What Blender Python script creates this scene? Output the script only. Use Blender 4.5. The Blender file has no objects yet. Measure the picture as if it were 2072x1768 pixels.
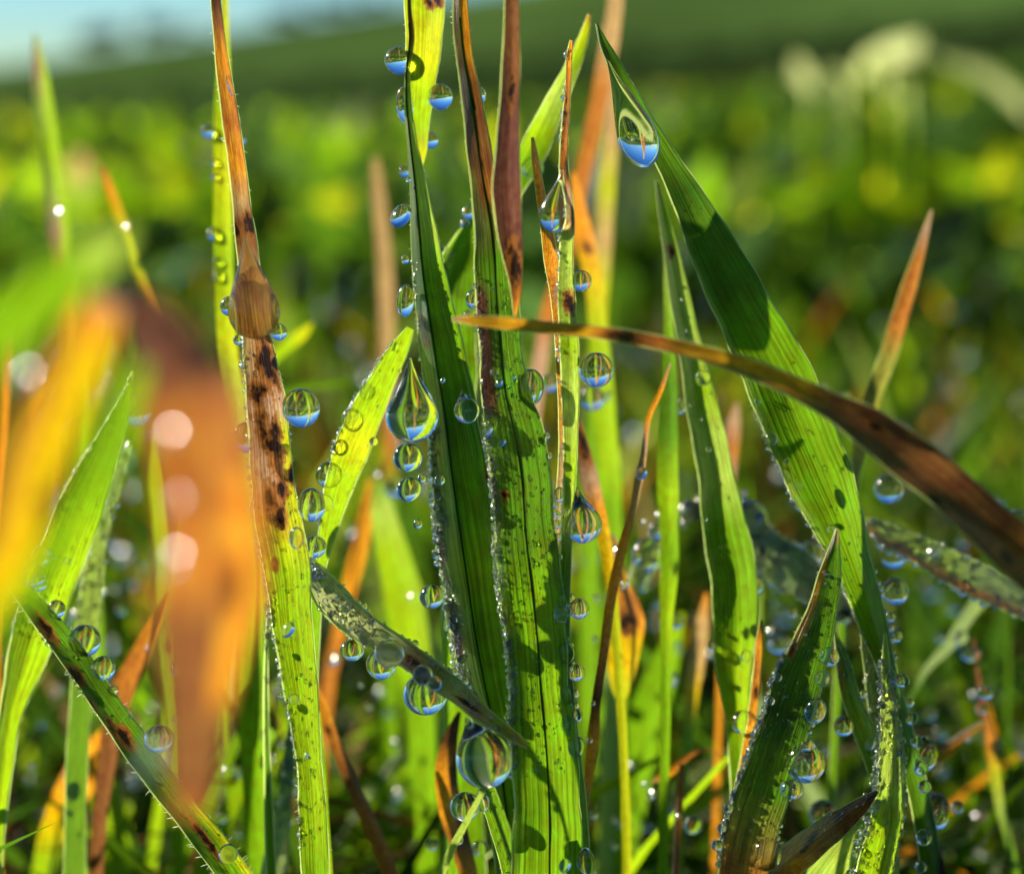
# Dewy grass close-up, backlit by a low morning sun.  1 unit = 1 cm.
import bpy, math, random
import numpy as np
from mathutils import Vector, Matrix
random.seed(7)
rng = np.random.default_rng(7)
scene = bpy.context.scene
scene.unit_settings.scale_length = 0.01
COLL = scene.collection

# ---------------------------------------------------------------- camera
CAM_H = 7.5
PITCH = math.radians(10.9)
F = 3800.0                 # focal length in pixels of a 2072 x 1768 picture
FOCUS = 9.2
cam_d = bpy.data.cameras.new('camera')
cam = bpy.data.objects.new('camera', cam_d)
COLL.objects.link(cam)
cam.location = (0, 0, CAM_H)
cam.rotation_euler = (math.pi / 2 - PITCH, 0, 0)
cam_d.sensor_width = 36
cam_d.lens = 36 * F / 2072
cam_d.clip_start = 0.2
cam_d.clip_end = 200000
cam_d.dof.use_dof = True
cam_d.dof.focus_distance = FOCUS
cam_d.dof.aperture_fstop = cam_d.lens * 1e-3 / 0.225
scene.camera = cam

# ---------------------------------------------------------------- light
SUN_EL, SUN_AZ = math.radians(24), math.radians(-60)     # azimuth from +Y (view) towards +X
world = bpy.data.worlds.new('World')
scene.world = world
world.use_nodes = True
wn = world.node_tree
sky = wn.nodes.new('ShaderNodeTexSky')
sky.sky_type = 'NISHITA'
sky.sun_disc = False
sky.sun_elevation = SUN_EL
sky.sun_rotation = SUN_AZ
sky.air_density = 1.0
sky.dust_density = 0.0
sky.ozone_density = 2.5
bg = wn.nodes['Background']
hsv = wn.nodes.new('ShaderNodeHueSaturation')
hsv.inputs['Saturation'].default_value = 1.25
hsv.inputs['Hue'].default_value = 0.505
wn.links.new(sky.outputs['Color'], hsv.inputs['Color'])
wb = wn.nodes.new('ShaderNodeMixRGB')           # cool white balance of the whole sky
wb.blend_type = 'MULTIPLY'
wb.inputs[0].default_value = 1.0
wb.inputs[2].default_value = (0.66, 1.02, 1.42, 1)
wn.links.new(hsv.outputs['Color'], wb.inputs[1])
wn.links.new(wb.outputs['Color'], bg.inputs['Color'])
bg.inputs['Strength'].default_value = 0.05
sun_d = bpy.data.lights.new('sun', 'SUN')
sun_d.energy = 5.0
sun_d.angle = math.radians(0.53)
sun_d.color = (1.0, 0.90, 0.70)
sun = bpy.data.objects.new('sun', sun_d)
COLL.objects.link(sun)
sdir = Vector((math.sin(SUN_AZ) * math.cos(SUN_EL), math.cos(SUN_AZ) * math.cos(SUN_EL), math.sin(SUN_EL)))
sun.rotation_euler = sdir.to_track_quat('Z', 'Y').to_euler()
sun.location = (0, 0, 50)

vs = scene.view_settings
vs.view_transform = 'Standard'
vs.look = 'None'
vs.exposure = 0.85
vs.gamma = 1
vs.use_curve_mapping = False
cy = scene.cycles
cy.use_denoising = True
cy.max_bounces = 14
cy.transmission_bounces = 12
cy.glossy_bounces = 4
cy.diffuse_bounces = 4
cy.transparent_max_bounces = 8
cy.sample_clamp_indirect = 40
cy.sample_clamp_direct = 0
cy.caustics_refractive = True
cy.caustics_reflective = False
cy.blur_glossy = 0.3

# ---------------------------------------------------------------- picture <-> place
RIGHT = Vector((1, 0, 0))
UP = Vector((0, math.sin(PITCH), math.cos(PITCH)))
FWD = Vector((0, math.cos(PITCH), -math.sin(PITCH)))
EYE = Vector((0, 0, CAM_H))
def P(x, y, Z):
    """the place seen at picture point x, y at distance Z in front of the eye"""
    return EYE + RIGHT * ((x - 1036) / F * Z) + UP * ((884 - y) / F * Z) + FWD * Z
def PX(p):
    d = p - EYE
    z = d.dot(FWD)
    return (1036 + d.dot(RIGHT) / z * F, 884 - d.dot(UP) / z * F)

# ---------------------------------------------------------------- materials
def mat(name):
    m = bpy.data.materials.new(name)
    m.use_nodes = True
    nt = m.node_tree
    nt.nodes.clear()
    out = nt.nodes.new('ShaderNodeOutputMaterial')
    return m, nt, out
def nd(nt, t, **kw):
    n = nt.nodes.new('ShaderNode' + t)
    for k, v in kw.items():
        if k.startswith('i_'):
            key = k[2:]
            key = int(key) if key.isdigit() else key.replace('_', ' ')
            n.inputs[key].default_value = v
        else:
            setattr(n, k, v)
    return n
def ln(nt, a, b): nt.links.new(a, b)

def leaf_material(name, trans=0.55, gloss_rough=0.35, vein=1.0, dust=0.0, gloss=0.14):
    """thin leaf: pigment comes from the blade's own colour layer, veins and lesions from noise along the blade"""
    m, nt, out = mat(name)
    col = nd(nt, 'Attribute', attribute_name='pigment')
    les = nd(nt, 'Attribute', attribute_name='lesion')
    uv = nd(nt, 'UVMap')
    sep = nd(nt, 'SeparateXYZ'); ln(nt, uv.outputs[0], sep.inputs[0])
    # long streaks
    mp = nd(nt, 'Mapping'); mp.inputs['Scale'].default_value = (14, 0.9, 1); ln(nt, uv.outputs[0], mp.inputs[0])
    n1 = nd(nt, 'TexNoise', i_Scale=1.0, i_Detail=3.0, i_Roughness=0.6); ln(nt, mp.outputs[0], n1.inputs['Vector'])
    mp2 = nd(nt, 'Mapping'); mp2.inputs['Scale'].default_value = (34, 0.35, 1); ln(nt, uv.outputs[0], mp2.inputs[0])
    n2 = nd(nt, 'TexNoise', i_Scale=1.0, i_Detail=2.0); ln(nt, mp2.outputs[0], n2.inputs['Vector'])
    mp3 = nd(nt, 'Mapping'); mp3.inputs['Scale'].default_value = (3, 3.2, 1); ln(nt, uv.outputs[0], mp3.inputs[0])
    n3 = nd(nt, 'TexNoise', i_Scale=1.5, i_Detail=5.0, i_Roughness=0.65); ln(nt, mp3.outputs[0], n3.inputs['Vector'])
    # regular parallel veins
    vm = nd(nt, 'Math', operation='MULTIPLY', i_1=62.8 * 1.1); ln(nt, sep.outputs[0], vm.inputs[0])
    vs_ = nd(nt, 'Math', operation='SINE'); ln(nt, vm.outputs[0], vs_.inputs[0])
    add = nd(nt, 'Math', operation='MULTIPLY_ADD', i_1=0.07, i_2=0.0); ln(nt, vs_.outputs[0], add.inputs[0])
    s1 = nd(nt, 'Math', operation='ADD'); ln(nt, n1.outputs['Fac'], s1.inputs[0]); ln(nt, add.outputs[0], s1.inputs[1])
    s2 = nd(nt, 'Math', operation='ADD'); ln(nt, s1.outputs[0], s2.inputs[0]); ln(nt, n2.outputs['Fac'], s2.inputs[1])
    mr = nd(nt, 'MapRange'); mr.inputs['From Min'].default_value = 0.6; mr.inputs['From Max'].default_value = 1.4
    mr.inputs['To Min'].default_value = 1.0 - 0.55 * vein; mr.inputs['To Max'].default_value = 1.0 + 0.28 * vein
    ln(nt, s2.outputs[0], mr.inputs['Value'])
    mul = nd(nt, 'VectorMath', operation='SCALE'); ln(nt, col.outputs['Color'], mul.inputs[0]); ln(nt, mr.outputs[0], mul.inputs['Scale'])
    # blotches: slight hue drift
    hs = nd(nt, 'HueSaturation'); ln(nt, mul.outputs[0], hs.inputs['Color'])
    mh = nd(nt, 'MapRange'); mh.inputs['From Min'].default_value = 0.3; mh.inputs['From Max'].default_value = 0.7
    mh.inputs['To Min'].default_value = 0.475; mh.inputs['To Max'].default_value = 0.52
    ln(nt, n3.outputs['Fac'], mh.inputs['Value']); ln(nt, mh.outputs[0], hs.inputs['Hue'])
    mv = nd(nt, 'MapRange'); mv.inputs['From Min'].default_value = 0.3; mv.inputs['From Max'].default_value = 0.7
    mv.inputs['To Min'].default_value = 0.7; mv.inputs['To Max'].default_value = 1.25
    ln(nt, n3.outputs['Fac'], mv.inputs['Value']); ln(nt, mv.outputs[0], hs.inputs['Value'])
    # lesions (dead brown spots), rim orange
    l1 = nd(nt, 'Math', operation='MULTIPLY_ADD', i_1=1.5, i_2=-0.78); ln(nt, n3.outputs['Fac'], l1.inputs[0])
    l2 = nd(nt, 'Math', operation='ADD'); ln(nt, l1.outputs[0], l2.inputs[0]); ln(nt, les.outputs['Fac'], l2.inputs[1])
    ra = nd(nt, 'MapRange'); ra.inputs['From Min'].default_value = 0.27; ra.inputs['From Max'].default_value = 0.45; ln(nt, l2.outputs[0], ra.inputs['Value'])
    rb = nd(nt, 'MapRange'); rb.inputs['From Min'].default_value = 0.48; rb.inputs['From Max'].default_value = 0.72; ln(nt, l2.outputs[0], rb.inputs['Value'])
    mA = nd(nt, 'MixRGB'); mA.inputs[2].default_value = (0.30, 0.11, 0.02, 1); ln(nt, ra.outputs[0], mA.inputs[0]); ln(nt, hs.outputs[0], mA.inputs[1])
    mB = nd(nt, 'MixRGB'); mB.inputs[2].default_value = (0.022, 0.010, 0.006, 1); ln(nt, rb.outputs[0], mB.inputs[0]); ln(nt, mA.outputs[0], mB.inputs[1])
    pig = mB.outputs[0]
    # reflected colour is duller than the transmitted one
    rf = nd(nt, 'MixRGB', blend_type='MULTIPLY'); rf.inputs[0].default_value = 1; rf.inputs[2].default_value = (0.44, 0.50, 0.10, 1); ln(nt, pig, rf.inputs[1])
    if dust:
        rf2 = nd(nt, 'MixRGB'); rf2.inputs[0].default_value = dust; rf2.inputs[2].default_value = (0.55, 0.66, 0.22, 1); ln(nt, rf.outputs[0], rf2.inputs[1]); rf = rf2
    bump = nd(nt, 'Bump', i_Strength=0.45 * vein, i_Distance=0.012); ln(nt, s2.outputs[0], bump.inputs['Height'])
    df = nd(nt, 'BsdfDiffuse', i_Roughness=0.4); ln(nt, rf.outputs[0], df.inputs['Color']); ln(nt, bump.outputs[0], df.inputs['Normal'])
    tr = nd(nt, 'BsdfTranslucent'); ln(nt, pig, tr.inputs['Color']); ln(nt, bump.outputs[0], tr.inputs['Normal'])
    mx = nd(nt, 'MixShader'); mx.inputs[0].default_value = trans; ln(nt, df.outputs[0], mx.inputs[1]); ln(nt, tr.outputs[0], mx.inputs[2])
    gl = nd(nt, 'BsdfGlossy', i_Roughness=gloss_rough); gl.inputs['Color'].default_value = (0.9, 0.95, 0.9, 1); ln(nt, bump.outputs[0], gl.inputs['Normal'])
    fr = nd(nt, 'Fresnel', i_IOR=1.38); ln(nt, bump.outputs[0], fr.inputs['Normal'])
    fm = nd(nt, 'Math', operation='MULTIPLY', i_1=gloss); ln(nt, fr.outputs[0], fm.inputs[0])
    m2 = nd(nt, 'MixShader'); ln(nt, fm.outputs[0], m2.inputs[0]); ln(nt, mx.outputs[0], m2.inputs[1]); ln(nt, gl.outputs[0], m2.inputs[2])
    ln(nt, m2.outputs[0], out.inputs['Surface'])
    return m

def water_material(name, rough_r, rough_t):
    m, nt, out = mat(name)
    gl = nd(nt, 'BsdfGlossy', i_Roughness=rough_r); gl.inputs['Color'].default_value = (1, 1, 1, 1)
    rf = nd(nt, 'BsdfRefraction', i_Roughness=rough_t, i_IOR=1.333); rf.inputs['Color'].default_value = (1, 1, 1, 1)
    fr = nd(nt, 'Fresnel', i_IOR=1.333)
    mx = nd(nt, 'MixShader'); ln(nt, fr.outputs[0], mx.inputs[0]); ln(nt, rf.outputs[0], mx.inputs[1]); ln(nt, gl.outputs[0], mx.inputs[2])
    ln(nt, mx.outputs[0], out.inputs['Surface'])
    return m

M_LEAF = leaf_material('green_leaf', 0.7, 0.38, 1.0)
M_DRY = leaf_material('dry_leaf', 0.62, 0.5, 1.15)
M_FROST = leaf_material('dew_covered_leaf', 0.4, 0.3, 0.9, 0.6)
M_FIELD = leaf_material('field_leaf', 0.68, 0.5, 0.35, 0, 0.02)
M_WATER = water_material('water_drop', 0.11, 0.015)
M_BEAD = water_material('water_bead', 0.17, 0.10)

def tan_water():
    m, nt, out = mat('sap_coloured_water')
    gl = nd(nt, 'BsdfGlossy', i_Roughness=0.12); gl.inputs['Color'].default_value = (1, 1, 1, 1)
    rf = nd(nt, 'BsdfRefraction', i_Roughness=0.08, i_IOR=1.333); rf.inputs['Color'].default_value = (0.9, 0.75, 0.5, 1)
    tr = nd(nt, 'BsdfTranslucent'); tr.inputs['Color'].default_value = (0.62, 0.48, 0.16, 1)
    df = nd(nt, 'BsdfDiffuse'); df.inputs['Color'].default_value = (0.30, 0.24, 0.09, 1)
    a = nd(nt, 'MixShader'); a.inputs[0].default_value = 0.5; ln(nt, tr.outputs[0], a.inputs[1]); ln(nt, df.outputs[0], a.inputs[2])
    b = nd(nt, 'MixShader'); b.inputs[0].default_value = 0.30; ln(nt, rf.outputs[0], b.inputs[1]); ln(nt, a.outputs[0], b.inputs[2])
    fr = nd(nt, 'Fresnel', i_IOR=1.333)
    mx = nd(nt, 'MixShader'); ln(nt, fr.outputs[0], mx.inputs[0]); ln(nt, b.outputs[0], mx.inputs[1]); ln(nt, gl.outputs[0], mx.inputs[2])
    ln(nt, mx.outputs[0], out.inputs['Surface'])
    return m
M_TANWATER = tan_water()
def simple(name, color, rough=0.6, trans=0.0):
    m, nt, out = mat(name)
    no = nd(nt, 'TexNoise', i_Scale=6.0, i_Detail=4.0)
    mr = nd(nt, 'MapRange'); mr.inputs['To Min'].default_value = 0.7; mr.inputs['To Max'].default_value = 1.3; ln(nt, no.outputs['Fac'], mr.inputs['Value'])
    sc = nd(nt, 'VectorMath', operation='SCALE'); sc.inputs[0].default_value = color; ln(nt, mr.outputs[0], sc.inputs['Scale'])
    d = nd(nt, 'BsdfDiffuse'); ln(nt, sc.outputs[0], d.inputs['Color'])
    t = nd(nt, 'BsdfTranslucent'); ln(nt, sc.outputs[0], t.inputs['Color'])
    x = nd(nt, 'MixShader'); x.inputs[0].default_value = trans; ln(nt, d.outputs[0], x.inputs[1]); ln(nt, t.outputs[0], x.inputs[2])
    ln(nt, x.outputs[0], out.inputs['Surface'])
    return m
M_HAIR = simple('leaf_hair', (0.85, 0.9, 0.7), trans=0.75)
M_MARGIN = simple('leaf_margin', (0.58, 0.72, 0.22), trans=0.75)
M_RIB = simple('leaf_rib', (0.045, 0.11, 0.012), trans=0.3)
M_BARK = simple('bark', (0.10, 0.07, 0.045))
M_CROWN = simple('far_foliage', (0.035, 0.055, 0.025), trans=0.2)
M_HEDGE = simple('hedge_foliage', (0.030, 0.055, 0.018), trans=0.25)

def ground_material():
    m, nt, out = mat('field_ground')
    geo = nd(nt, 'NewGeometry')
    sp = nd(nt, 'SeparateXYZ'); ln(nt, geo.outputs['Position'], sp.inputs[0])
    ln_ = nd(nt, 'VectorMath', operation='LENGTH'); ln(nt, geo.outputs['Position'], ln_.inputs[0])
    n = nd(nt, 'TexNoise', i_Scale=0.8, i_Detail=6.0); ln(nt, geo.outputs['Position'], n.inputs['Vector'])
    soil = nd(nt, 'ValToRGB'); soil.color_ramp.elements[0].color = (0.006, 0.009, 0.003, 1); soil.color_ramp.elements[1].color = (0.035, 0.05, 0.012, 1); ln(nt, n.outputs['Fac'], soil.inputs[0])
    mp = nd(nt, 'Mapping'); mp.inputs['Scale'].default_value = (0.00025, 0.0014, 0.0014); mp.inputs['Rotation'].default_value = (0, 0, 0.06); ln(nt, geo.outputs['Position'], mp.inputs[0])
    n2 = nd(nt, 'TexNoise', i_Scale=1.0, i_Detail=3.0); ln(nt, mp.outputs[0], n2.inputs['Vector'])
    fld = nd(nt, 'ValToRGB'); e = fld.color_ramp.elements
    e[0].position = 0.35; e[0].color = (0.025, 0.045, 0.010, 1); e[1].position = 0.62; e[1].color = (0.085, 0.16, 0.035, 1)
    ln(nt, n2.outputs['Fac'], fld.inputs[0])
    mr = nd(nt, 'MapRange'); mr.inputs['From Min'].default_value = 350; mr.inputs['From Max'].default_value = 700; ln(nt, ln_.outputs['Value'], mr.inputs['Value'])
    mx = nd(nt, 'MixRGB'); ln(nt, mr.outputs[0], mx.inputs[0]); ln(nt, soil.outputs[0], mx.inputs[1]); ln(nt, fld.outputs[0], mx.inputs[2])
    d = nd(nt, 'BsdfDiffuse'); ln(nt, mx.outputs[0], d.inputs['Color']); ln(nt, d.outputs[0], out.inputs['Surface'])
    return m
M_GROUND = ground_material()

# ---------------------------------------------------------------- object helpers
def tag(o, label=None, cat=None, group=None, kind=None):
    if label: o['label'] = label
    if cat: o['category'] = cat
    if group: o['group'] = group
    if kind: o['kind'] = kind
    return o
def link(name, me, parent=None):
    o = bpy.data.objects.new(name, me)
    COLL.objects.link(o)
    if parent: o.parent = parent
    return o
def np_mesh(name, V, Fq, material, smooth=True, cols=None, uvs=None, lesion=None):
    """Fq: int array (n, 3 or 4)"""
    me = bpy.data.meshes.new(name)
    V = np.asarray(V, dtype=np.float32); Fq = np.asarray(Fq, dtype=np.int32)
    k = Fq.shape[1]
    me.vertices.add(len(V)); me.vertices.foreach_set('co', V.ravel())
    me.loops.add(Fq.size); me.loops.foreach_set('vertex_index', Fq.ravel())
    me.polygons.add(len(Fq)); me.polygons.foreach_set('loop_start', np.arange(0, Fq.size, k, dtype=np.int32))
    me.polygons.foreach_set('use_smooth', np.full(len(Fq), smooth))
    if uvs is not None:
        ul = me.uv_layers.new(name='UVMap')
        ul.data.foreach_set('uv', np.asarray(uvs, dtype=np.float32)[Fq.ravel()].ravel())
    if cols is not None:
        a = me.attributes.new('pigment', 'FLOAT_COLOR', 'POINT')
        c = np.ones((len(V), 4), dtype=np.float32); c[:, :3] = cols
        a.data.foreach_set('color', c.ravel())
    if lesion is not None:
        a = me.attributes.new('lesion', 'FLOAT', 'POINT'); a.data.foreach_set('value', np.asarray(lesion, dtype=np.float32))
    me.update(calc_edges=True)
    me.validate()
    me.materials.append(material)
    return me

def catmull(pts, step):
    """pts: (n, k) array -> dense samples"""
    pts = np.asarray(pts, float)
    out = []
    n = len(pts)
    for i in range(n - 1):
        p0 = pts[max(i - 1, 0)]; p1 = pts[i]; p2 = pts[i + 1]; p3 = pts[min(i + 2, n - 1)]
        d = np.linalg.norm((p2 - p1)[:3])
        m = int(min(24, max(3, d / step)))
        d0 = np.linalg.norm((p1 - p0)[:3]) or d
        d2 = np.linalg.norm((p3 - p2)[:3]) or d
        # tangents weighted by the spacing, so that unequal spacing makes no loop
        t1 = ((p2 - p1) / d * d0 + (p1 - p0) / d0 * d) / (d0 + d) * d if i else (p2 - p1)
        t2 = ((p3 - p2) / d2 * d + (p2 - p1) / d * d2) / (d + d2) * d if i < n - 2 else (p2 - p1)
        for j in range(m):
            t = j / m
            q = ((2 * t ** 3 - 3 * t ** 2 + 1) * p1 + (t ** 3 - 2 * t ** 2 + t) * t1 + (3 * t ** 2 - 2 * t ** 3) * p2 + (t ** 3 - t ** 2) * t2)
            q[4:] = p1[4:] * (1 - t) + p2[4:] * t        # pigment blends evenly
            q[3] = 0.5 * q[3] + 0.5 * (p1[3] * (1 - t) + p2[3] * t)
            out.append(q)
    out.append(pts[-1])
    return np.array(out)

# pigments (transmitted colour)
C = dict(
    gb=(0.38, 0.61, 0.008), gm=(0.22, 0.45, 0.008), gd=(0.12, 0.28, 0.012), gx=(0.055, 0.14, 0.01), gy=(0.62, 0.68, 0.01),
    gp=(0.47, 0.66, 0.085), oo=(1.0, 0.50, 0.02), ye=(0.84, 0.55, 0.003), cr=(0.8, 0.88, 0.36), og=(0.98, 0.40, 0.02), ob=(0.60, 0.22, 0.03), br=(0.30, 0.12, 0.035), db=(0.10, 0.04, 0.015),
    bk=(0.02, 0.012, 0.008), ta=(0.66, 0.42, 0.16), pk=(0.62, 0.38, 0.22), ol=(0.36, 0.36, 0.05), fr=(0.46, 0.62, 0.20), pu=(0.20, 0.075, 0.045))

BLADES = {}
GROUND_Z = 0.0
def tube(path, radii, sides=5):
    path = [Vector(p) for p in path]
    V, Fq = [], []
    n = len(path)
    for i, p in enumerate(path):
        t = (path[min(i + 1, n - 1)] - path[max(i - 1, 0)]).normalized()
        a = t.orthogonal().normalized() if i == 0 else (a - t * a.dot(t)).normalized()
        b = t.cross(a)
        for s in range(sides):
            th = 2 * math.pi * s / sides
            V.append(p + (a * math.cos(th) + b * math.sin(th)) * radii[i])
    for i in range(n - 1):
        for s in range(sides):
            s2 = (s + 1) % sides
            Fq.append((i * sides + s, i * sides + s2, (i + 1) * sides + s2, (i + 1) * sides + s))
    return V, Fq

def blade(key, name, label, cat, pts, yaw=0, fold=0.25, m=None, root='down', lesions=(), edge=None, group=None,
          margin=0, rib=0, hairs=0, hair_len=12, z_off=0.0, round_=False, root_far=0.0, twist=0):
    """pts: rows (x, y, Z, width_px, pigment) from the first end to the rooted end, in picture units."""
    m = m or M_LEAF
    rows = []
    for (x, y, Z, w, c) in pts:
        p = P(x, y, Z + z_off)
        rows.append([*p, w * Z / F, *C[c], yaw])
    rows = [np.array(r, float) for r in rows]
    for i, r in enumerate(rows): r[7] = yaw + twist * i / max(1, len(rows) - 1)
    last = rows[-1]; prev = rows[-2]
    d = (last - prev)[:3]; d /= np.linalg.norm(d)
    if root == 'down':
        e1 = last.copy(); h = last[2] - GROUND_Z
        hor = d[:2] * min(0.8, abs(d[2]) if d[2] < 0 else 0.4) * h * 0.5
        e1[:2] += hor * 0.6; e1[2] = GROUND_Z + h * 0.45; e1[1] += root_far * 0.5
        e2 = e1.copy(); e2[:2] += hor * 0.3; e2[2] = GROUND_Z - 0.2; e2[3] *= 0.7; e2[1] += root_far * 0.5
        rows += [e1, e2]
    elif root == 'arch':          # leaves the frame at the top, bends over behind and comes down to its root
        e1 = last.copy(); e1[:3] += np.array([0.15, 0.05, 0.55])
        e2 = e1.copy(); e2[:3] = [last[0] + 1.5, last[1] + 0.3, last[2] + 1.3]
        e3 = e2.copy(); e3[:3] = [4.2 + root_far, last[1] + 0.8, last[2] - 1.0]
        e4 = e3.copy(); e4[:3] = [5.0 + root_far, last[1] + 1.0, -0.2]
        rows += [e1, e2, e3, e4]
    rows = np.array(rows)
    S = catmull(rows, 0.03 if (margin or hairs) else 0.08)
    S[:, 4:7] = np.clip(S[:, 4:7], 0.003, 1.0); S[:, 3] = np.maximum(S[:, 3], 0.002)
    n = len(S)
    NU = 13 if (margin or hairs) else 7
    V, cols, uvs, les = [], [], [], []
    L = 0.0
    wm = max(S[:, 3].max(), 0.03)
    edges_l, edges_r, mid, nrm_l = [], [], [], []
    ph = random.random() * 6
    us = np.linspace(-1, 1, NU)
    prev_side = None
    for i in range(n):
        p = Vector(S[i, :3])
        a = Vector(S[min(i + 1, n - 1), :3]); b = Vector(S[max(i - 1, 0), :3])
        t = (a - b).normalized()
        if i: L += (p - Vector(S[i - 1, :3])).length
        side = t.cross(FWD)
        if side.length < 0.2: side = prev_side or RIGHT
        side = (side - t * side.dot(t)).normalized()
        if prev_side is not None and side.dot(prev_side) < 0: side = -side
        prev_side = side
        nv = side.cross(t).normalized()
        if i == 0 and nv.dot(FWD) > 0: nv = -nv
        elif i and nv.dot(last_nv) < 0: nv = -nv
        last_nv = nv
        ya = math.radians(S[i, 7])
        sgn = 1.0 if side.x >= 0 or abs(side.x) < 0.05 else -1.0
        s2 = side * math.cos(ya) + nv * (sgn * math.sin(ya))
        n2 = nv * math.cos(ya) - side * (sgn * math.sin(ya))
        half = S[i, 3] / 2 / max(math.cos(ya), 0.4)
        half *= 1 + 0.035 * math.sin(L * 9 + ph) + 0.02 * math.sin(L * 23 + ph * 2)
        for u in us:
            if round_:
                off = n2 * (math.sqrt(max(0, 1 - u * u)) * half * 0.8)
            else:
                off = n2 * (-fold * (abs(u) ** 1.25) * half + 0.03 * half * math.sin(L * 11 + u * 2 + ph))
            q = p + s2 * (u * half) + off
            V.append(q)
            c = S[i, 4:7].copy()
            ue = u * sgn
            if edge:
                for (sd, e0, y0, y1, ec) in edge:
                    py = PX(p)[1]
                    if y0 <= py <= y1 and ue * sd > e0:
                        k = min(1, (ue * sd - e0) / 0.25) * min(1, (py - y0) / 40 + 0.01, (y1 - py) / 40 + 0.01)
                        c = c * (1 - k) + np.array(C[ec]) * k
            cols.append(c)
            uvs.append(((u + 1) / 2 + ph, L / wm * 0.55 + ph))
            lv = 0.0
            if lesions:
                px = PX(q)
                tx, ty = t.dot(RIGHT), -t.dot(UP)
                k = math.hypot(tx, ty) or 1
                tx, ty = tx / k, ty / k
                for (lx, ly, ra, rb) in lesions:
                    dx, dy = px[0] - lx, px[1] - ly
                    al = dx * tx + dy * ty; ac = -dx * ty + dy * tx
                    lv = max(lv, 1.0 - 0.5 * math.hypot(al / ra, ac / rb))
            les.append(max(0.0, lv))
        edges_l.append(p - s2 * half + n2 * (-fold * half)); edges_r.append(p + s2 * half + n2 * (-fold * half)); mid.append(p + n2 * 0.0); nrm_l.append(n2)
    idx = np.arange(n * NU).reshape(n, NU)
    Fq = np.stack([idx[:-1, :-1].ravel(), idx[:-1, 1:].ravel(), idx[1:, 1:].ravel(), idx[1:, :-1].ravel()], 1)
    me = np_mesh(name, V, Fq, m, True, np.array(cols), np.array(uvs), les)
    o = tag(link(name, me), label, cat, group)
    if margin:
        for e, sg in ((edges_l, -1), (edges_r, 1)):
            tv, tf = [], []
            for i in range(n):
                out = (edges_r[i] - edges_l[i]).normalized() * sg
                wd = 0.0042 * margin * (0.4 + min(0.6, i / 30)) * random.uniform(0.7, 1.3)
                tv += [e[i] + nrm_l[i] * 0.002 - out * wd * 0.8, e[i] + nrm_l[i] * 0.003 + out * wd]
                if i: k = 2 * i; tf.append((k - 2, k - 1, k + 1, k))
            link('leaf_margin', np_mesh('leaf_margin', tv, tf, M_MARGIN), o)
    if rib:
        back = [q + nn * 0.003 for q, nn in zip(mid, nrm_l)]
        k = 6
        tv, tf = tube(back[k::2], [0.007 * rib] * len(back[k::2]), 4)
        link('midrib', np_mesh('midrib', tv, tf, M_RIB), o)
    if hairs:
        HV, HF = [], []
        cnt = 0
        for (e, sg) in ((edges_l, -1), (edges_r, 1)):
            for i in range(2, n - 1):
                py = PX(e[i])[1]
                if not -50 < py < 1820: continue
                for _ in range(hairs):
                    if random.random() < 0.35: continue
                    q = e[i].lerp(e[i + 1], random.random())
                    out = (edges_r[i] - edges_l[i]).normalized() * sg
                    tt = (e[i] - e[i + 1]).normalized()
                    dr = (out + tt * random.uniform(-0.6, 1.2) + nrm_l[i] * random.uniform(-0.9, 0.9)).normalized()
                    ln2 = hair_len * FOCUS / F * random.uniform(0.2, 1.0) ** 1.3
                    a2 = dr.cross(FWD).normalized() * 0.0011
                    k = len(HV)
                    HV += [q + a2, q - a2, q + dr * ln2 * 0.6 - a2 * 0.7, q + dr * ln2 + Vector((0, 0, -0.1 * ln2))]
                    HF += [(k, k + 1, k + 2, k + 3)]
        if HV:
            h = link('hairs', np_mesh('hairs', HV, HF, M_HAIR, False), o)
            h['kind'] = 'stuff'
    BLADES[key] = dict(o=o, l=edges_l, r=edges_r, mid=mid, n=nrm_l, S=S, yaw=yaw, fold=fold)
    return o

# ---------------------------------------------------------------- terrain
def sstep(a, b, x):
    t = np.clip((x - a) / (b - a), 0, 1)
    return t * t * (3 - 2 * t)
def height(x, y):
    x = np.asarray(x, float); y = np.asarray(y, float)
    r = np.hypot(x, y)
    az = np.arctan2(x, y)                                   # 0 = straight ahead
    a = np.clip(az, -0.9, 0.9)
    fade = 1 - sstep(1.1, 1.9, np.abs(az))
    # cross slope of the near field, elevation in radians as seen from the eye
    near_el = np.clip(-0.014 + 0.080 * a, -0.06, 0.05)
    z = sstep(60, 420, r) * (CAM_H + near_el * np.minimum(r, 420) - 5.0 * sstep(60, 200, r)) * fade
    dip = sstep(450, 1500, r)
    z = z * (1 - dip) + dip * (-150 + 420 * a) * fade
    hill = sstep(4300, 22000, r)
    top_el = np.clip(0.045 + 0.17 * a + 0.05 * a * a, -0.02, 0.11)
    z = z + hill * (CAM_H + top_el * np.minimum(r, 25000) - (-150 + 420 * a)) * fade
    z = z - sstep(26000, 60000, r) * 900 * fade
    z = z + 0.25 * np.sin(x * 0.31 + 1) * np.cos(y * 0.27) * sstep(20, 60, r) + 0.15 * np.sin(x * 1.3) * np.cos(y * 1.1)
    return z
rr = np.concatenate([[0.01], np.geomspace(1.5, 90000, 210)])
aa = np.linspace(-math.pi, math.pi, 241)
R_, A_ = np.meshgrid(rr, aa, indexing='ij')
GX, GY = R_ * np.sin(A_), R_ * np.cos(A_)
GZ = height(GX, GY)
idx = np.arange(R_.size).reshape(R_.shape)
Fq = np.stack([idx[:-1, :-1].ravel(), idx[1:, :-1].ravel(), idx[1:, 1:].ravel(), idx[:-1, 1:].ravel()], 1)
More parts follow.
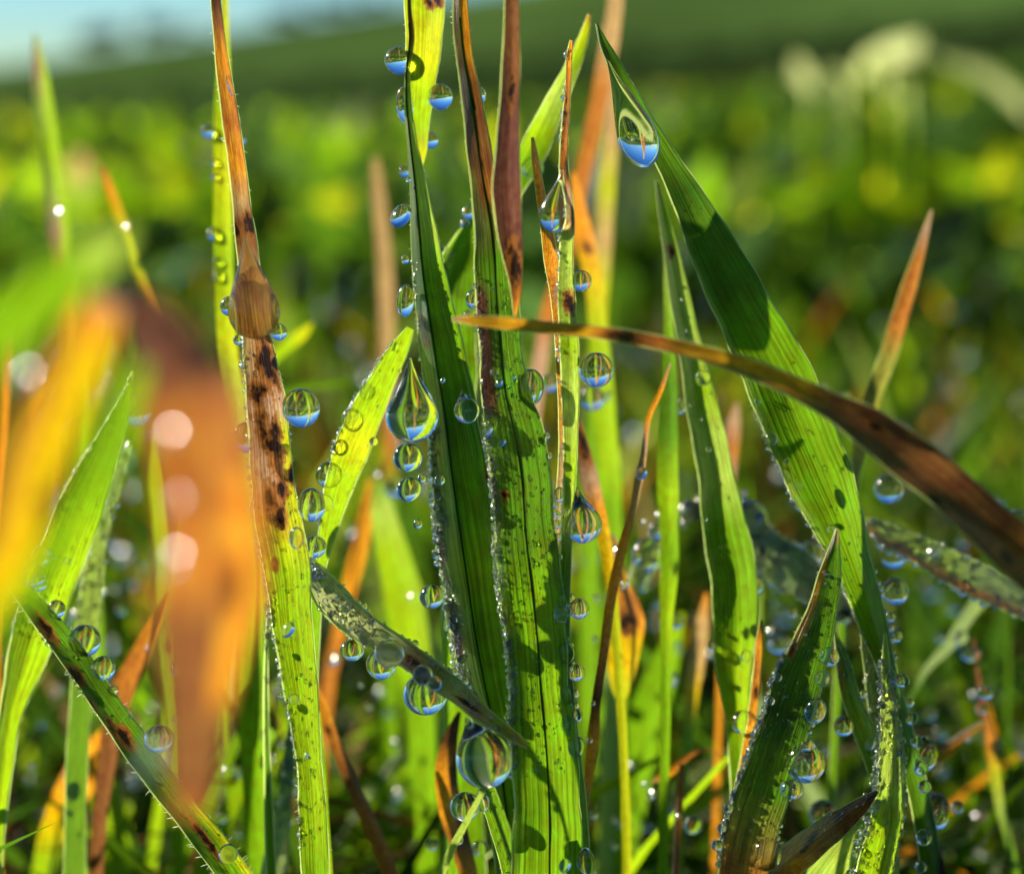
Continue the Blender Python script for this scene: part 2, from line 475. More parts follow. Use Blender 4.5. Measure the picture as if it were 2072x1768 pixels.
g = link('ground', np_mesh('ground', np.stack([GX.ravel(), GY.ravel(), GZ.ravel()], 1), Fq[:, ::-1], M_GROUND))
tag(g, kind='structure')

# ---------------------------------------------------------------- scattered grass (nobody could count it)
def scatter(name, label, cat, X, Y, H, W, lean, pal, material=M_FIELD, seg=4, z0=None, wide=1.0, br=(0.4, 1.15)):
    n = len(X)
    z = height(X, Y) if z0 is None else z0
    yaw = rng.uniform(0, 2 * math.pi, n)
    ldir = rng.uniform(0, 2 * math.pi, n)
    k = seg + 1
    t = np.linspace(0, 1, k)[None, :]
    le = (lean * H)[:, None]
    cx = X[:, None] + np.cos(ldir)[:, None] * le * t ** 1.8
    cy_ = Y[:, None] + np.sin(ldir)[:, None] * le * t ** 1.8
    cz = z[:, None] + H[:, None] * (t - 0.35 * (np.minimum(lean, 1.6))[:, None] * t ** 2.4)
    prof = np.where(t < 0.4 * wide, 0.65 + 0.35 * t / (0.4 * wide), np.sqrt(np.clip(1 - ((t - 0.4 * wide) / (1 - 0.4 * wide)) ** 2, 0.0004, 1)))
    hw = W[:, None] * 0.5 * prof
    sx, sy = np.cos(yaw)[:, None] * hw, np.sin(yaw)[:, None] * hw
    A = np.stack([cx - sx, cy_ - sy, cz], 2); B = np.stack([cx + sx, cy_ + sy, cz], 2)
    V = np.stack([A, B], 2).reshape(-1, 3)
    pal = np.array(pal)
    ci = rng.integers(0, len(pal), n)
    base = pal[ci] * rng.uniform(*br, (n, 1))
    cols = np.clip(np.repeat(base, 2 * k, axis=0), 0, 0.98)
    uv = np.zeros((n, k, 2, 2)); uv[:, :, 0, 0] = 0; uv[:, :, 1, 0] = 1; uv[..., 1] = t[:, :, None] * 3; uv += rng.uniform(0, 50, (n, 1, 1, 1))
    b0 = (np.arange(n) * 2 * k)[:, None]
    j = np.arange(seg)[None, :]
    Fq = np.stack([b0 + 2 * j, b0 + 2 * j + 1, b0 + 2 * j + 3, b0 + 2 * j + 2], 2).reshape(-1, 4)
    o = link(name, np_mesh(name, V, Fq, material, True, cols, uv.reshape(-1, 2), np.zeros(len(V))))
    return tag(o, label, cat, kind='stuff')
def annulus(n, r0, r1, a0=-0.75, a1=0.75, p=1.0):
    u = rng.uniform(0, 1, n)
    r = (r0 ** (2 * p) + u * (r1 ** (2 * p) - r0 ** (2 * p))) ** (0.5 / p)
    a = rng.uniform(a0, a1, n)
    return r * np.sin(a), r * np.cos(a)
GREENS = [C['gb'], C['gm'], C['gm'], C['gd'], C['gd'], C['gx'], C['gx'], C['gx']]
# close turf behind the sharp blades
X, Y = annulus(7000, 13, 60, p=0.75)
scatter('grass', 'short green turf blades growing close behind the sharp blades', 'grass', X, Y, rng.uniform(1.6, 4.2, 7000), rng.uniform(0.08, 0.26, 7000), rng.uniform(0.05, 0.9, 7000), GREENS + [C['gp']])
X, Y = annulus(900, 13, 50, p=0.75)
scatter('dry_grass', 'thin tan and orange dead blades mixed into the close turf', 'grass', X, Y, rng.uniform(1.5, 4.2, 900), rng.uniform(0.08, 0.2, 900), rng.uniform(0.1, 1.2, 900), [C['ta'], C['og'], C['ob'], C['br'], C['ye']])
X, Y = annulus(640, 10.4, 15, -0.42, 0.42, p=1.0)
k = len(X)
scatter('grass', 'dark tangle of thin crossing blades between the sharp stems', 'grass', X, Y, rng.uniform(2.0, 4.9, k), rng.uniform(0.05, 0.16, k), rng.uniform(0.2, 1.5, k), [C['gx'], C['gd'], C['gd'], C['gm'], C['gb'], C['br'], C['fr']], seg=6, br=(0.4, 1.0))
X, Y = annulus(100, 10.4, 15, -0.42, 0.42, p=1.0)
k = len(X)
scatter('dry_grass', 'thin dead orange and brown blades caught in the dark tangle', 'grass', X, Y, rng.uniform(2.0, 4.4, k), rng.uniform(0.05, 0.12, k), rng.uniform(0.3, 1.5, k), [C['og'], C['ob'], C['br'], C['ta']], seg=6)
# thatch all round and behind the camera
X, Y = annulus(9000, 3, 70, -math.pi, math.pi, p=0.8)
keep = (np.abs(np.arctan2(X, Y)) > 0.7)
X, Y = X[keep], Y[keep]; k = len(X)
scatter('grass', 'green turf round and behind the place of the camera', 'grass', X, Y, rng.uniform(2.0, 4.6, k), rng.uniform(0.15, 0.4, k), rng.uniform(0.05, 0.9, k), GREENS)
X, Y = annulus(5000, 9.5, 60, -0.6, 0.6, p=0.8)
scatter('grass', 'low matted grass covering the soil under the taller blades', 'grass', X, Y, rng.uniform(0.5, 1.6, 5000), rng.uniform(0.12, 0.3, 5000), rng.uniform(0.5, 2.2, 5000), [C['gd'], C['gx'], C['gm'], C['br'], C['ta']])
# field
X, Y = annulus(26000, 55, 260, -0.8, 0.8, p=0.8)
scatter('grass', 'blurred grass of the middle field', 'grass', X, Y, rng.uniform(2.0, 4.8, 26000), rng.uniform(0.3, 0.7, 26000), rng.uniform(0.1, 1.0, 26000), GREENS)
def clumps(nc, r0, r1, per, spread, Hr, Wr, pal, name, label, cat='plants', **kw):
    cx, cy2 = annulus(nc, r0, r1, -0.8, 0.8, p=0.7)
    X = np.repeat(cx, per) + rng.normal(0, 1, nc * per) * spread * np.repeat(0.6 + cy2 / r1, per)
    Y = np.repeat(cy2, per) + rng.normal(0, 1, nc * per) * spread * np.repeat(0.6 + cy2 / r1, per)
    k = len(X)
    return scatter(name, label, cat, X, Y, rng.uniform(*Hr, k), rng.uniform(*Wr, k), rng.uniform(0.2, 1.5, k), pal, wide=1.4, **kw)
clumps(520, 45, 420, 26, 1.2, (2.5, 6.0), (0.8, 1.8), [C['gb'], C['gy'], C['gm']], 'broad_leaf_clumps', 'bright yellow green leaf clumps dotted over the middle field', br=(1.0, 1.6))
clumps(820, 40, 420, 24, 2.0, (3.0, 6.5), (0.8, 1.8), [C['gx'], C['gd'], (0.10, 0.22, 0.05)], 'broad_leaf_clumps', 'dark green leaf clumps between the bright ones on the middle field')
clumps(40, 50, 420, 9, 1.0, (3, 6.0), (0.5, 1.2), [C['fr'], C['gp'], (0.6, 0.7, 0.45)], 'pale_leaf_clumps', 'pale grey green leaves showing as soft light discs in the field', br=(0.25, 0.6))
X, Y = annulus(16000, 250, 900, -0.7, 0.7, p=0.7)
scatter('grass', 'distant grass on the brow of the near field', 'grass', X, Y, rng.uniform(3, 7, 16000), rng.uniform(0.8, 2.2, 16000), rng.uniform(0.1, 1.0, 16000), [C['gm'], C['gd'], C['gx'], C['br']], seg=3)

# hedge at the far edge of the near field
def leaf_cloud(n, centers, radii, size):
    k = rng.integers(0, len(centers), n)
    d = rng.normal(0, 1, (n, 3)); d /= np.linalg.norm(d, axis=1)[:, None]
    rad = rng.uniform(0.35, 1, (n, 1)) ** 0.5
    c = centers[k] + d * rad * radii[k]
    a = rng.normal(0, 1, (n, 3)); a /= np.linalg.norm(a, axis=1)[:, None]
    b = np.cross(a, rng.normal(0, 1, (n, 3))); b /= np.linalg.norm(b, axis=1)[:, None]
    s = rng.uniform(0.6, 1.3, (n, 1)) * size
    V = np.stack([c - a * s, c + b * s * 0.5, c + a * s, c - b * s * 0.5], 1).reshape(-1, 3)
    Fq = np.arange(4 * n).reshape(n, 4)
    return V, Fq
cs, rs = [], []
for i in range(150):
    a = -0.42 + 0.84 * i / 149
    r = 4000 + random.uniform(-150, 150)
    x, y = r * math.sin(a), r * math.cos(a)
    z = float(height(x, y)); top = CAM_H + (0.008 + 0.086 * a + 0.004 * math.sin(i * 0.9) + 0.003 * math.sin(i * 2.3)) * r
    hgt = max(60, top - z)
    cs.append((x, y, z + hgt * 0.5)); rs.append((60, 60, hgt * 0.55))
V, Fq = leaf_cloud(14000, np.array(cs), np.array(rs), 11)
hd = link('hedge', np_mesh('hedge', V, Fq, M_HEDGE, False))
tag(hd, 'dark blurred hedge line crossing the field below the far hillside', 'hedge')

# skyline trees on the hill
def tree(px, skyline_y, wpx, hpx, dist, label):
    a = math.atan((px - 1036) / F * 1.0)
    x, y = dist * math.sin(a), dist * math.cos(a)
    z = float(height(x, y))
    u = dist / F
    t = bpy.data.objects.new('tree', None); COLL.objects.link(t); t.location = (x, y, z)
    tag(t, label, 'tree', 'trees on the skyline')
    H, W = hpx * u, wpx * u
    path = [Vector((0, 0, -20)), Vector((H * 0.02, 0, H * 0.3)), Vector((-H * 0.02, 0, H * 0.6)), Vector((0, 0, H * 0.85))]
    tv, tf = tube(path, [H * 0.05, H * 0.04, H * 0.025, H * 0.01], 7)
    link('trunk', np_mesh('trunk', tv, tf, M_BARK), t)
    cc, cr = [], []
    for i in range(9):
        cc.append((random.uniform(-0.3, 0.3) * W, random.uniform(-0.3, 0.3) * W, H * random.uniform(0.4, 0.8)))
        cr.append((W * random.uniform(0.15, 0.28),) * 2 + (H * random.uniform(0.15, 0.26),))
    V, Fq = leaf_cloud(2600, np.array(cc), np.array(cr), H * 0.07)
    link('crown', np_mesh('crown', V, Fq, M_CROWN, False), t)
for (px, w, h, lab) in ((222, 95, 52, 'first round dark tree from the left on the far skyline'), (335, 80, 50, 'second dark tree from the left on the far skyline'),
                        (408, 50, 26, 'low bush on the skyline just left of the brown stalk'), (585, 90, 34, 'wide low tree on the skyline right of the brown stalk'),
                        (690, 110, 40, 'broad dark tree on the skyline midway between two tall stalks'), (768, 60, 34, 'small tree on the skyline left of the bright hanging blade')):
    tree(px, 0, w, h, 21000, lab)

# ---------------------------------------------------------------- the blades
GB, DB = 'grass blade', 'dry blade'
exec_list = []
blade('stalk', 'dry_grass_leaf', 'brown stalk wearing a big tan teardrop, turning green towards its foot', 'grass blade',
      [(433, -60, 8.97, 12, 'db'), (437, 0, 8.97, 18, 'db'), (441, 40, 8.97, 20, 'br'), (450, 120, 8.97, 25, 'og'), (468, 240, 8.97, 30, 'ob'), (482, 340, 8.97, 33, 'og'), (490, 410, 8.97, 34, 'ta'), (495, 450, 8.97, 36, 'br'),
       (502, 500, 8.97, 38, 'br'), (508, 560, 8.97, 40, 'ta'), (516, 640, 8.97, 46, 'ta'), (528, 720, 8.97, 60, 'ta'), (541, 800, 8.97, 70, 'pk'), (549, 880, 8.97, 76, 'pk'), (556, 960, 8.97, 82, 'pk'), (566, 1040, 8.97, 84, 'ob'),
       (578, 1100, 8.97, 86, 'gy'), (588, 1160, 8.97, 84, 'gb'), (594, 1240, 8.97, 80, 'gb'), (606, 1340, 8.97, 68, 'gb'), (618, 1440, 8.97, 56, 'gb'), (628, 1540, 8.97, 48, 'gb'), (636, 1660, 8.97, 50, 'gb'), (642, 1790, 8.97, 52, 'gm')],
      yaw=-26, fold=0.35, m=M_DRY, lesions=[(505, 455, 26, 12), (478, 465, 22, 8), (540, 730, 60, 20), (520, 790, 30, 16), (555, 900, 50, 18), (530, 870, 36, 12), (592, 965, 24, 10), (545, 1010, 30, 12), (566, 1040, 26, 10), (556, 1140, 14, 8), (571, 990, 20, 14), (1, 1, 1, 1)],
      edge=[(1, 0.25, 830, 1110, 'gy'), (-1, 0.3, 1060, 1130, 'br')], margin=1, hairs=1, hair_len=12)
blade('stem_behind', 'grass_stalk', 'pale yellow green stem just behind the brown stalk', GB,
      [(455, -60, 10.7, 12, 'gy'), (457, 60, 10.7, 16, 'gy'), (456, 200, 10.7, 30, 'gb'), (456, 350, 10.7, 34, 'gy'), (458, 520, 10.7, 34, 'gb'), (466, 700, 10.7, 36, 'gy'), (482, 860, 10.7, 40, 'gp'), (500, 1020, 10.7, 44, 'gb'), (510, 1200, 10.7, 50, 'gm')], yaw=-39, fold=0.5)
blade('top_hang', 'grass_leaf', 'bright yellow green blade hanging point down at the top', GB,
      [(849, 352, 9.65, 5, 'gp'), (853, 310, 9.6, 24, 'gy'), (851, 250, 9.6, 40, 'gb'), (856, 190, 9.55, 52, 'gb'), (862, 120, 9.5, 64, 'gy'), (866, 50, 9.5, 72, 'gy'), (868, -20, 9.5, 76, 'gb'), (870, -80, 9.5, 78, 'gb')], yaw=-39, fold=0.3, root='arch', lesions=[(880, 3, 14, 20)], margin=1, hairs=1, hair_len=7, rib=0)
blade('left_main', 'grass_leaf', 'tall sharp green blade with long brown specks left of the centre blade', GB,
      [(826, -40, 9.45, 6, 'db'), (826, 20, 9.45, 9, 'db'), (830, 75, 9.45, 12, 'pu'), (823, 150, 9.45, 9, 'gp'), (824, 220, 9.45, 12, 'gp'), (831, 290, 9.45, 18, 'gp'), (840, 370, 9.42, 34, 'gp'), (848, 460, 9.4, 50, 'gp'), (857, 560, 9.4, 66, 'gm'), (872, 660, 9.38, 86, 'gm'), (886, 750, 9.36, 92, 'gm'),
       (902, 850, 9.34, 98, 'gd'), (914, 950, 9.32, 116, 'gm'), (928, 1050, 9.3, 130, 'gm'), (944, 1160, 9.3, 136, 'gb'), (960, 1270, 9.3, 134, 'gm'), (978, 1370, 9.3, 124, 'gm'), (1002, 1480, 9.3, 110, 'gm'), (1020, 1600, 9.3, 100, 'gm')],
      yaw=26, twist=-12, fold=0.85, lesions=[(858, 672, 30, 9), (838, 650, 20, 5), (884, 1118, 30, 14), (920, 1270, 40, 10), (925, 1295, 26, 12), (990, 965, 24, 9)], margin=1.3, rib=1, hairs=2, hair_len=9)
blade('centre', 'grass_leaf', 'widest green blade at the centre with a brown upper end', GB,
      [(928, -50, 8.9, 24, 'og'), (930, 10, 8.9, 30, 'og'), (937, 100, 8.9, 34, 'og'), (950, 180, 8.9, 38, 'br'), (962, 260, 8.9, 44, 'br'), (972, 330, 8.9, 48, 'br'), (982, 390, 8.9, 58, 'ob'), (992, 450, 8.9, 70, 'ol'), (1000, 520, 8.9, 80, 'gd'), (1006, 620, 8.95, 84, 'gd'), (1012, 700, 8.95, 86, 'gd'),
       (1022, 790, 8.95, 96, 'gd'), (1042, 880, 8.95, 112, 'gd'), (1056, 970, 8.95, 120, 'gd'), (1064, 1080, 8.95, 122, 'gd'), (1076, 1190, 8.95, 124, 'gm'), (1088, 1300, 8.95, 122, 'gm'), (1094, 1400, 8.95, 116, 'gm'), (1104, 1500, 8.95, 130, 'gm'), (1110, 1600, 8.95, 136, 'gm'), (1112, 1790, 8.95, 142, 'gm')],
      yaw=22, twist=-40, fold=0.2, lesions=[(953, 208, 34, 9), (990, 965, 34, 8), (1022, 1002, 9, 7), (975, 330, 20, 5)], edge=[(-1, 0.8, 480, 1900, 'gp'), (-1, 0.3, 560, 850, 'pu'), (-1, 0.4, 330, 520, 'ol')], margin=1.2, rib=1, hairs=2, hair_len=8)
blade('brown_right', 'dry_grass_leaf', 'dark purple brown leaf end hanging beside the centre blade at the top', DB,
      [(1042, 640, 8.7, 6, 'og'), (1045, 590, 8.65, 22, 'ob'), (1040, 520, 8.6, 42, 'db'), (1032, 450, 8.55, 52, 'pu'), (1028, 380, 8.5, 56, 'pu'), (1030, 290, 8.5, 48, 'pu'), (1033, 200, 8.5, 40, 'pu'), (1036, 110, 8.5, 34, 'br'), (1037, 30, 8.5, 30, 'br'), (1037, -60, 8.5, 26, 'br')], yaw=-14, fold=0.45, m=M_DRY, root='arch', lesions=[(1042, 540, 50, 14), (1036, 180, 40, 8)], margin=0.7, hairs=1, hair_len=6)
blade('tip_pair', 'grass_leaf', 'bright green folded blade whose tip points up right', GB,
      [(1191, 30, 10.0, 5, 'ob'), (1184, 55, 10.0, 14, 'gy'), (1160, 120, 10.0, 26, 'gb'), (1125, 190, 10.0, 38, 'gp'), (1090, 260, 10.0, 48, 'gb'), (1060, 320, 10.05, 52, 'gm'), (1020, 385, 10.1, 46, 'gm'), (975, 440, 10.1, 40, 'gm'), (925, 510, 10.1, 60, 'gm'), (900, 590, 10.15, 90, 'gd'), (900, 680, 10.2, 90, 'gm'), (905, 800, 10.2, 80, 'gm')], yaw=-34, fold=-0.55, margin=1.2, hairs=1, hair_len=7)
blade('thin_stem', 'grass_stalk', 'slender upright stem with a brown tip and a teardrop near the top', GB,
      [(1156, 82, 8.95, 5, 'og'), (1153, 110, 8.95, 11, 'og'), (1150, 170, 8.95, 12, 'ob'), (1146, 240, 8.95, 14, 'br'), (1142, 300, 8.95, 15, 'ob'), (1143, 350, 8.95, 17, 'ob'), (1150, 400, 8.95, 20, 'pk'), (1153, 450, 8.95, 22, 'ta'), (1150, 480, 8.95, 26, 'gp'), (1148, 540, 8.95, 28, 'gp'), (1151, 620, 8.95, 34, 'gp'), (1156, 700, 8.95, 38, 'gb'),
       (1158, 780, 8.95, 38, 'gp'), (1158, 860, 8.95, 30, 'gp'), (1156, 950, 8.95, 24, 'gb'), (1152, 1040, 8.95, 20, 'gp'), (1146, 1140, 9.05, 22, 'gd'), (1142, 1250, 9.1, 26, 'gd'), (1148, 1360, 9.15, 24, 'gx'), (1160, 1480, 9.2, 20, 'gd'), (1176, 1640, 9.2, 30, 'gm'), (1182, 1790, 9.2, 34, 'gm')], yaw=-24, fold=0.5, lesions=[(1152, 612, 24, 12), (1148, 340, 30, 8), (1160, 440, 16, 7)], margin=1, hairs=1, hair_len=6)
blade('orange_needle', 'dry_grass_leaf', 'narrow orange needle leaf beside the slender upright stem', DB,
      [(1078, 278, 9.3, 6, 'og'), (1086, 330, 9.3, 16, 'og'), (1096, 390, 9.3, 20, 'og'), (1108, 450, 9.3, 25, 'og'), (1118, 520, 9.3, 28, 'og'), (1128, 590, 9.35, 26, 'ob'), (1134, 680, 9.4, 20, 'og'), (1138, 760, 9.4, 18, 'og'), (1140, 840, 9.4, 16, 'og'), (1138, 930, 9.45, 14, 'ta'), (1132, 1010, 9.5, 12, 'ta')], yaw=-29, fold=0.5, m=M_DRY, margin=0.6, hairs=1, hair_len=5, group=None)
blade('yellow_behind', 'grass_leaf', 'blurred orange to green blade right of the slender stem', GB,
      [(1160, 350, 11.6, 8, 'og'), (1172, 410, 11.6, 30, 'og'), (1186, 480, 11.6, 38, 'og'), (1202, 550, 11.6, 40, 'ye'), (1212, 630, 11.6, 40, 'gy'), (1218, 720, 11.6, 42, 'gb'), (1226, 820, 11.6, 48, 'gb'), (1236, 920, 11.6, 44, 'gb'), (1242, 1020, 11.6, 40, 'gm')], yaw=-34, lesions=[(1188, 500, 14, 10)])
blade('tan_a', 'dry_grass_leaf', 'blurred tan blade leaning right behind the dark wide blade', DB,
      [(1254, -60, 12.2, 30, 'ta'), (1248, 20, 12.2, 34, 'ta'), (1236, 100, 12.2, 36, 'ta'), (1220, 180, 12.2, 34, 'ob'), (1202, 270, 12.2, 34, 'ob'), (1184, 350, 12.2, 30, 'ob'), (1170, 420, 12.2, 26, 'ob'), (1150, 520, 12.2, 24, 'ob'), (1110, 640, 12.2, 30, 'ob'), (1098, 720, 12.2, 30, 'pk')], yaw=-44, m=M_DRY)
blade('tan_b', 'grass_leaf', 'blurred tan and green upright blade behind the dark wide blade', GB,
      [(1232, 90, 12.8, 8, 'ta'), (1240, 180, 12.8, 26, 'ta'), (1240, 280, 12.8, 32, 'ta'), (1232, 380, 12.8, 36, 'gy'), (1226, 480, 12.8, 38, 'ta'), (1220, 580, 12.8, 34, 'gy'), (1214, 700, 12.8, 36, 'gm')], yaw=-44, m=M_DRY)
blade('wide_right', 'grass_leaf', 'long wide dark green blade slanting down from the top to the right', GB,
      [(1207, 48, 9.3, 4, 'gx'), (1218, 80, 9.3, 14, 'gd'), (1242, 130, 9.3, 26, 'gx'), (1280, 210, 9.35, 36, 'gd'), (1340, 310, 9.4, 42, 'gd'), (1385, 390, 9.45, 62, 'gx'), (1430, 480, 9.5, 84, 'gd'), (1478, 575, 9.5, 108, 'gd'), (1525, 665, 9.5, 122, 'gm'), (1570, 750, 9.5, 130, 'gm'), (1612, 850, 9.5, 140, 'gm'), (1655, 950, 9.5, 136, 'gm'), (1700, 1060, 9.55, 104, 'gm'),
       (1732, 1150, 9.6, 76, 'gm'), (1762, 1240, 9.65, 60, 'gm'), (1795, 1350, 9.7, 40, 'gd'), (1830, 1480, 9.75, 40, 'gd'), (1860, 1600, 9.8, 44, 'gd')], yaw=26, twist=-40, fold=0.3, edge=[(-1, 0.75, 430, 1200, 'gp')], margin=1.0, rib=0, hairs=1, hair_len=6)
blade('green_second', 'grass_leaf', 'light green blade left of the wide dark one, shadowed at its lower bend', GB,
      [(1328, 365, 9.95, 6, 'gp'), (1340, 430, 9.95, 20, 'gb'), (1358, 520, 9.95, 30, 'gp'), (1376, 610, 9.95, 38, 'gp'), (1394, 700, 9.95, 46, 'gp'), (1412, 790, 9.95, 56, 'gb'), (1432, 880, 9.95, 66, 'gp'), (1450, 970, 9.95, 74, 'gp'), (1468, 1070, 9.95, 86, 'gm'), (1486, 1160, 9.95, 94, 'gm'), (1492, 1260, 9.95, 92, 'gm'), (1488, 1350, 9.95, 70, 'gb'), (1494, 1440, 9.95, 50, 'gb'), (1500, 1560, 10.0, 40, 'gm')],
      yaw=30, twist=-45, fold=0.5, lesions=[(1357, 508, 14, 7)], margin=1.1, rib=0, hairs=1, hair_len=6)
blade('green_companion', 'grass_leaf', 'green stem running straight down behind the light green blade', GB,
      [(1346, 420, 10.3, 10, 'gb'), (1352, 560, 10.3, 16, 'gp'), (1356, 680, 10.3, 22, 'gm'), (1358, 780, 10.3, 36, 'gd'), (1356, 880, 10.3, 42, 'gd'), (1356, 1000, 10.3, 44, 'gb'), (1360, 1120, 10.3, 40, 'gm'), (1352, 1240, 10.3, 30, 'gb'), (1350, 1360, 10.3, 24, 'gm')], yaw=-24, fold=0.4)
blade('cross', 'dry_grass_leaf', 'brown and orange blade crossing in front from centre to lower right', DB,
      [(915, 646, 8.35, 7, 'pk'), (950, 650, 8.35, 17, 'oo'), (1010, 656, 8.3, 23, 'oo'), (1090, 664, 8.3, 24, 'oo'), (1180, 672, 8.25, 23, 'oo'), (1245, 680, 8.25, 24, 'ob'), (1290, 688, 8.2, 26, 'db'), (1340, 698, 8.2, 27, 'ob'), (1400, 712, 8.15, 29, 'oo'), (1470, 732, 8.1, 32, 'oo'), (1550, 762, 8.1, 36, 'oo'), (1620, 794, 8.05, 41, 'oo'), (1680, 826, 8.0, 54, 'br'), (1750, 868, 7.95, 74, 'br'),
       (1830, 928, 7.9, 84, 'br'), (1910, 990, 7.9, 86, 'br'), (1990, 1062, 7.85, 91, 'br'), (2070, 1135, 7.8, 97, 'ob'), (2160, 1215, 7.8, 100, 'br')],
      yaw=45, twist=-12, fold=0.35, m=M_DRY, lesions=[(1265, 684, 44, 14), (1770, 862, 20, 10), (1890, 1010, 30, 10), (2040, 1128, 22, 12)], edge=[(-1, 0.5, 690, 840, 'br')], margin=0.8, hairs=1, hair_len=5, root='down')
blade('right_brown', 'dry_grass_leaf', 'rusty brown blade tip standing alone at the right', DB,
      [(1886, 425, 10.9, 5, 'pk'), (1876, 465, 10.9, 16, 'pk'), (1862, 520, 10.9, 26, 'ob'), (1842, 590, 10.9, 34, 'ob'), (1822, 660, 10.9, 38, 'ob'), (1800, 730, 10.9, 40, 'ol'), (1774, 800, 10.9, 38, 'ol'), (1752, 870, 10.9, 34, 'ye'), (1736, 950, 10.9, 24, 'ol'), (1724, 1040, 10.9, 20, 'gm'), (1715, 1150, 10.9, 20, 'gm')], yaw=-34, fold=0.4, m=M_DRY, margin=0.6)
blade('left_diag', 'grass_leaf', 'dark speckled hairy blade slanting down at the lower left', GB,
      [(-10, 1150, 8.85, 14, 'gm'), (40, 1200, 8.9, 40, 'gm'), (85, 1255, 8.9, 54, 'gd'), (140, 1325, 8.95, 60, 'gd'), (200, 1415, 8.95, 62, 'gd'), (260, 1500, 9.0, 64, 'gd'), (325, 1590, 9.0, 64, 'gd'), (385, 1665, 9.05, 66, 'gd'), (440, 1735, 9.05, 68, 'gm'), (490, 1810, 9.1, 70, 'gm')],
      yaw=22, fold=0.35, lesions=[(92, 1270, 34, 10), (155, 1365, 24, 10), (185, 1430, 20, 7), (252, 1492, 30, 12), (410, 1690, 50, 7), (425, 1712, 10, 8), (225, 1470, 20, 6)], edge=[(1, 0.5, 1620, 1850, 'gy')], margin=1.0, rib=0, hairs=2, hair_len=17)
blade('left_green', 'grass_leaf', 'bright green pointed blade at the far left leaning right', GB,
      [(270, 752, 9.9, 4, 'gp'), (262, 785, 9.9, 12, 'gm'), (240, 850, 9.9, 34, 'gd'), (210, 920, 9.9, 56, 'gd'), (180, 990, 9.9, 74, 'gm'), (150, 1070, 9.9, 84, 'gb'), (115, 1160, 9.9, 90, 'gb'), (80, 1260, 9.9, 84, 'gb'), (48, 1360, 9.9, 66, 'gb'), (22, 1450, 9.9, 40, 'gb'), (5, 1560, 9.9, 36, 'gb')], yaw=-20, fold=0.5, margin=1.5, hairs=1, hair_len=8)
blade('bent_leaf', 'dead_leaf', 'curled dewy leaf slanting across the foot of the centre blades', 'leaf',
      [(1067, 1511, 8.74, 7, 'ta'), (1045, 1496, 8.74, 18, 'ye'), (1005, 1468, 8.78, 26, 'gy'), (960, 1436, 8.86, 32, 'ta'), (925, 1404, 8.92, 40, 'cr'), (880, 1372, 8.98, 44, 'ol'), (835, 1338, 9.04, 46, 'ta'), (790, 1308, 9.08, 48, 'cr'), (745, 1282, 9.10, 52, 'cr'), (700, 1248, 9.10, 56, 'cr'), (665, 1210, 9.10, 60, 'cr'), (640, 1172, 9.12, 44, 'cr'), (622, 1150, 9.20, 30, 'gm')],
      yaw=-22, fold=-0.6, m=M_DRY, lesions=[(835, 1340, 16, 9), (945, 1424, 30, 4)], margin=1.6, hairs=2, hair_len=7, root='down')
blade('mid_yellow', 'grass_leaf', 'glowing yellow green blade with beads left of the sharp tall blade', GB,
      [(832, 665, 9.55, 14, 'gb'), (812, 705, 9.55, 34, 'gb'), (782, 765, 9.55, 48, 'gb'), (752, 830, 9.55, 58, 'gb'), (724, 900, 9.55, 62, 'gy'), (698, 970, 9.55, 56, 'gb'), (676, 1040, 9.6, 42, 'gb'), (658, 1110, 9.6, 24, 'gb'), (646, 1170, 9.65, 18, 'gm'), (640, 1260, 9.7, 18, 'gm')], yaw=-49, fold=0.25, margin=1.2, rib=0, hairs=2, hair_len=6)
blade('near_brown', 'dry_grass_leaf', 'large out of focus brown and orange blade hanging in front at the left', DB,
      [(386, 1650, 5.1, 34, 'ob'), (392, 1590, 5.1, 74, 'br'), (402, 1480, 5.1, 100, 'br'), (418, 1370, 5.1, 130, 'br'), (432, 1260, 5.05, 172, 'br'), (442, 1150, 5.0, 178, 'ob'), (440, 1040, 5.0, 178, 'ob'), (424, 930, 5.0, 180, 'ob'), (400, 830, 5.0, 165, 'ob'), (368, 740, 5.0, 130, 'pu'), (325, 665, 5.0, 110, 'pu'), (270, 610, 5.0, 80, 'br'), (215, 595, 5.0, 60, 'br')],
      yaw=-46, fold=0.12, m=M_DRY, root='none', edge=[(1, 0.1, 950, 1450, 'og'), (1, 0.8, 850, 1640, 'br')], lesions=[(400, 720, 60, 40), (345, 660, 40, 30), (470, 1180, 60, 20), (410, 980, 50, 14)])
blade('near_yellow', 'dry_grass_leaf', 'large out of focus yellow blade in front at the left edge', DB,
      [(225, 610, 4.75, 50, 'pk'), (205, 650, 4.75, 70, 'og'), (178, 720, 4.75, 78, 'ye'), (140, 810, 4.75, 84, 'ye'), (100, 900, 4.75, 84, 'ye'), (62, 1000, 4.75, 80, 'ye'), (32, 1110, 4.75, 70, 'ye'), (-20, 1220, 4.75, 60, 'ye'), (-110, 1380, 4.75, 40, 'gm')], yaw=-54, fold=0.3, m=M_DRY, lesions=[(90, 1010, 26, 12)], edge=[(-1, 0.45, 600, 1150, 'ob')])
blade('near_green', 'grass_leaf', 'soft out of focus green blade slanting in front at the left edge', GB,
      [(262, 470, 4.55, 20, 'gp'), (215, 510, 4.55, 60, 'gp'), (150, 560, 4.55, 84, 'gm'), (80, 612, 4.55, 96, 'gm'), (10, 668, 4.55, 104, 'gm'), (-80, 740, 4.55, 110, 'gm'), (-150, 830, 4.55, 110, 'gm')], yaw=-44, fold=0.3)
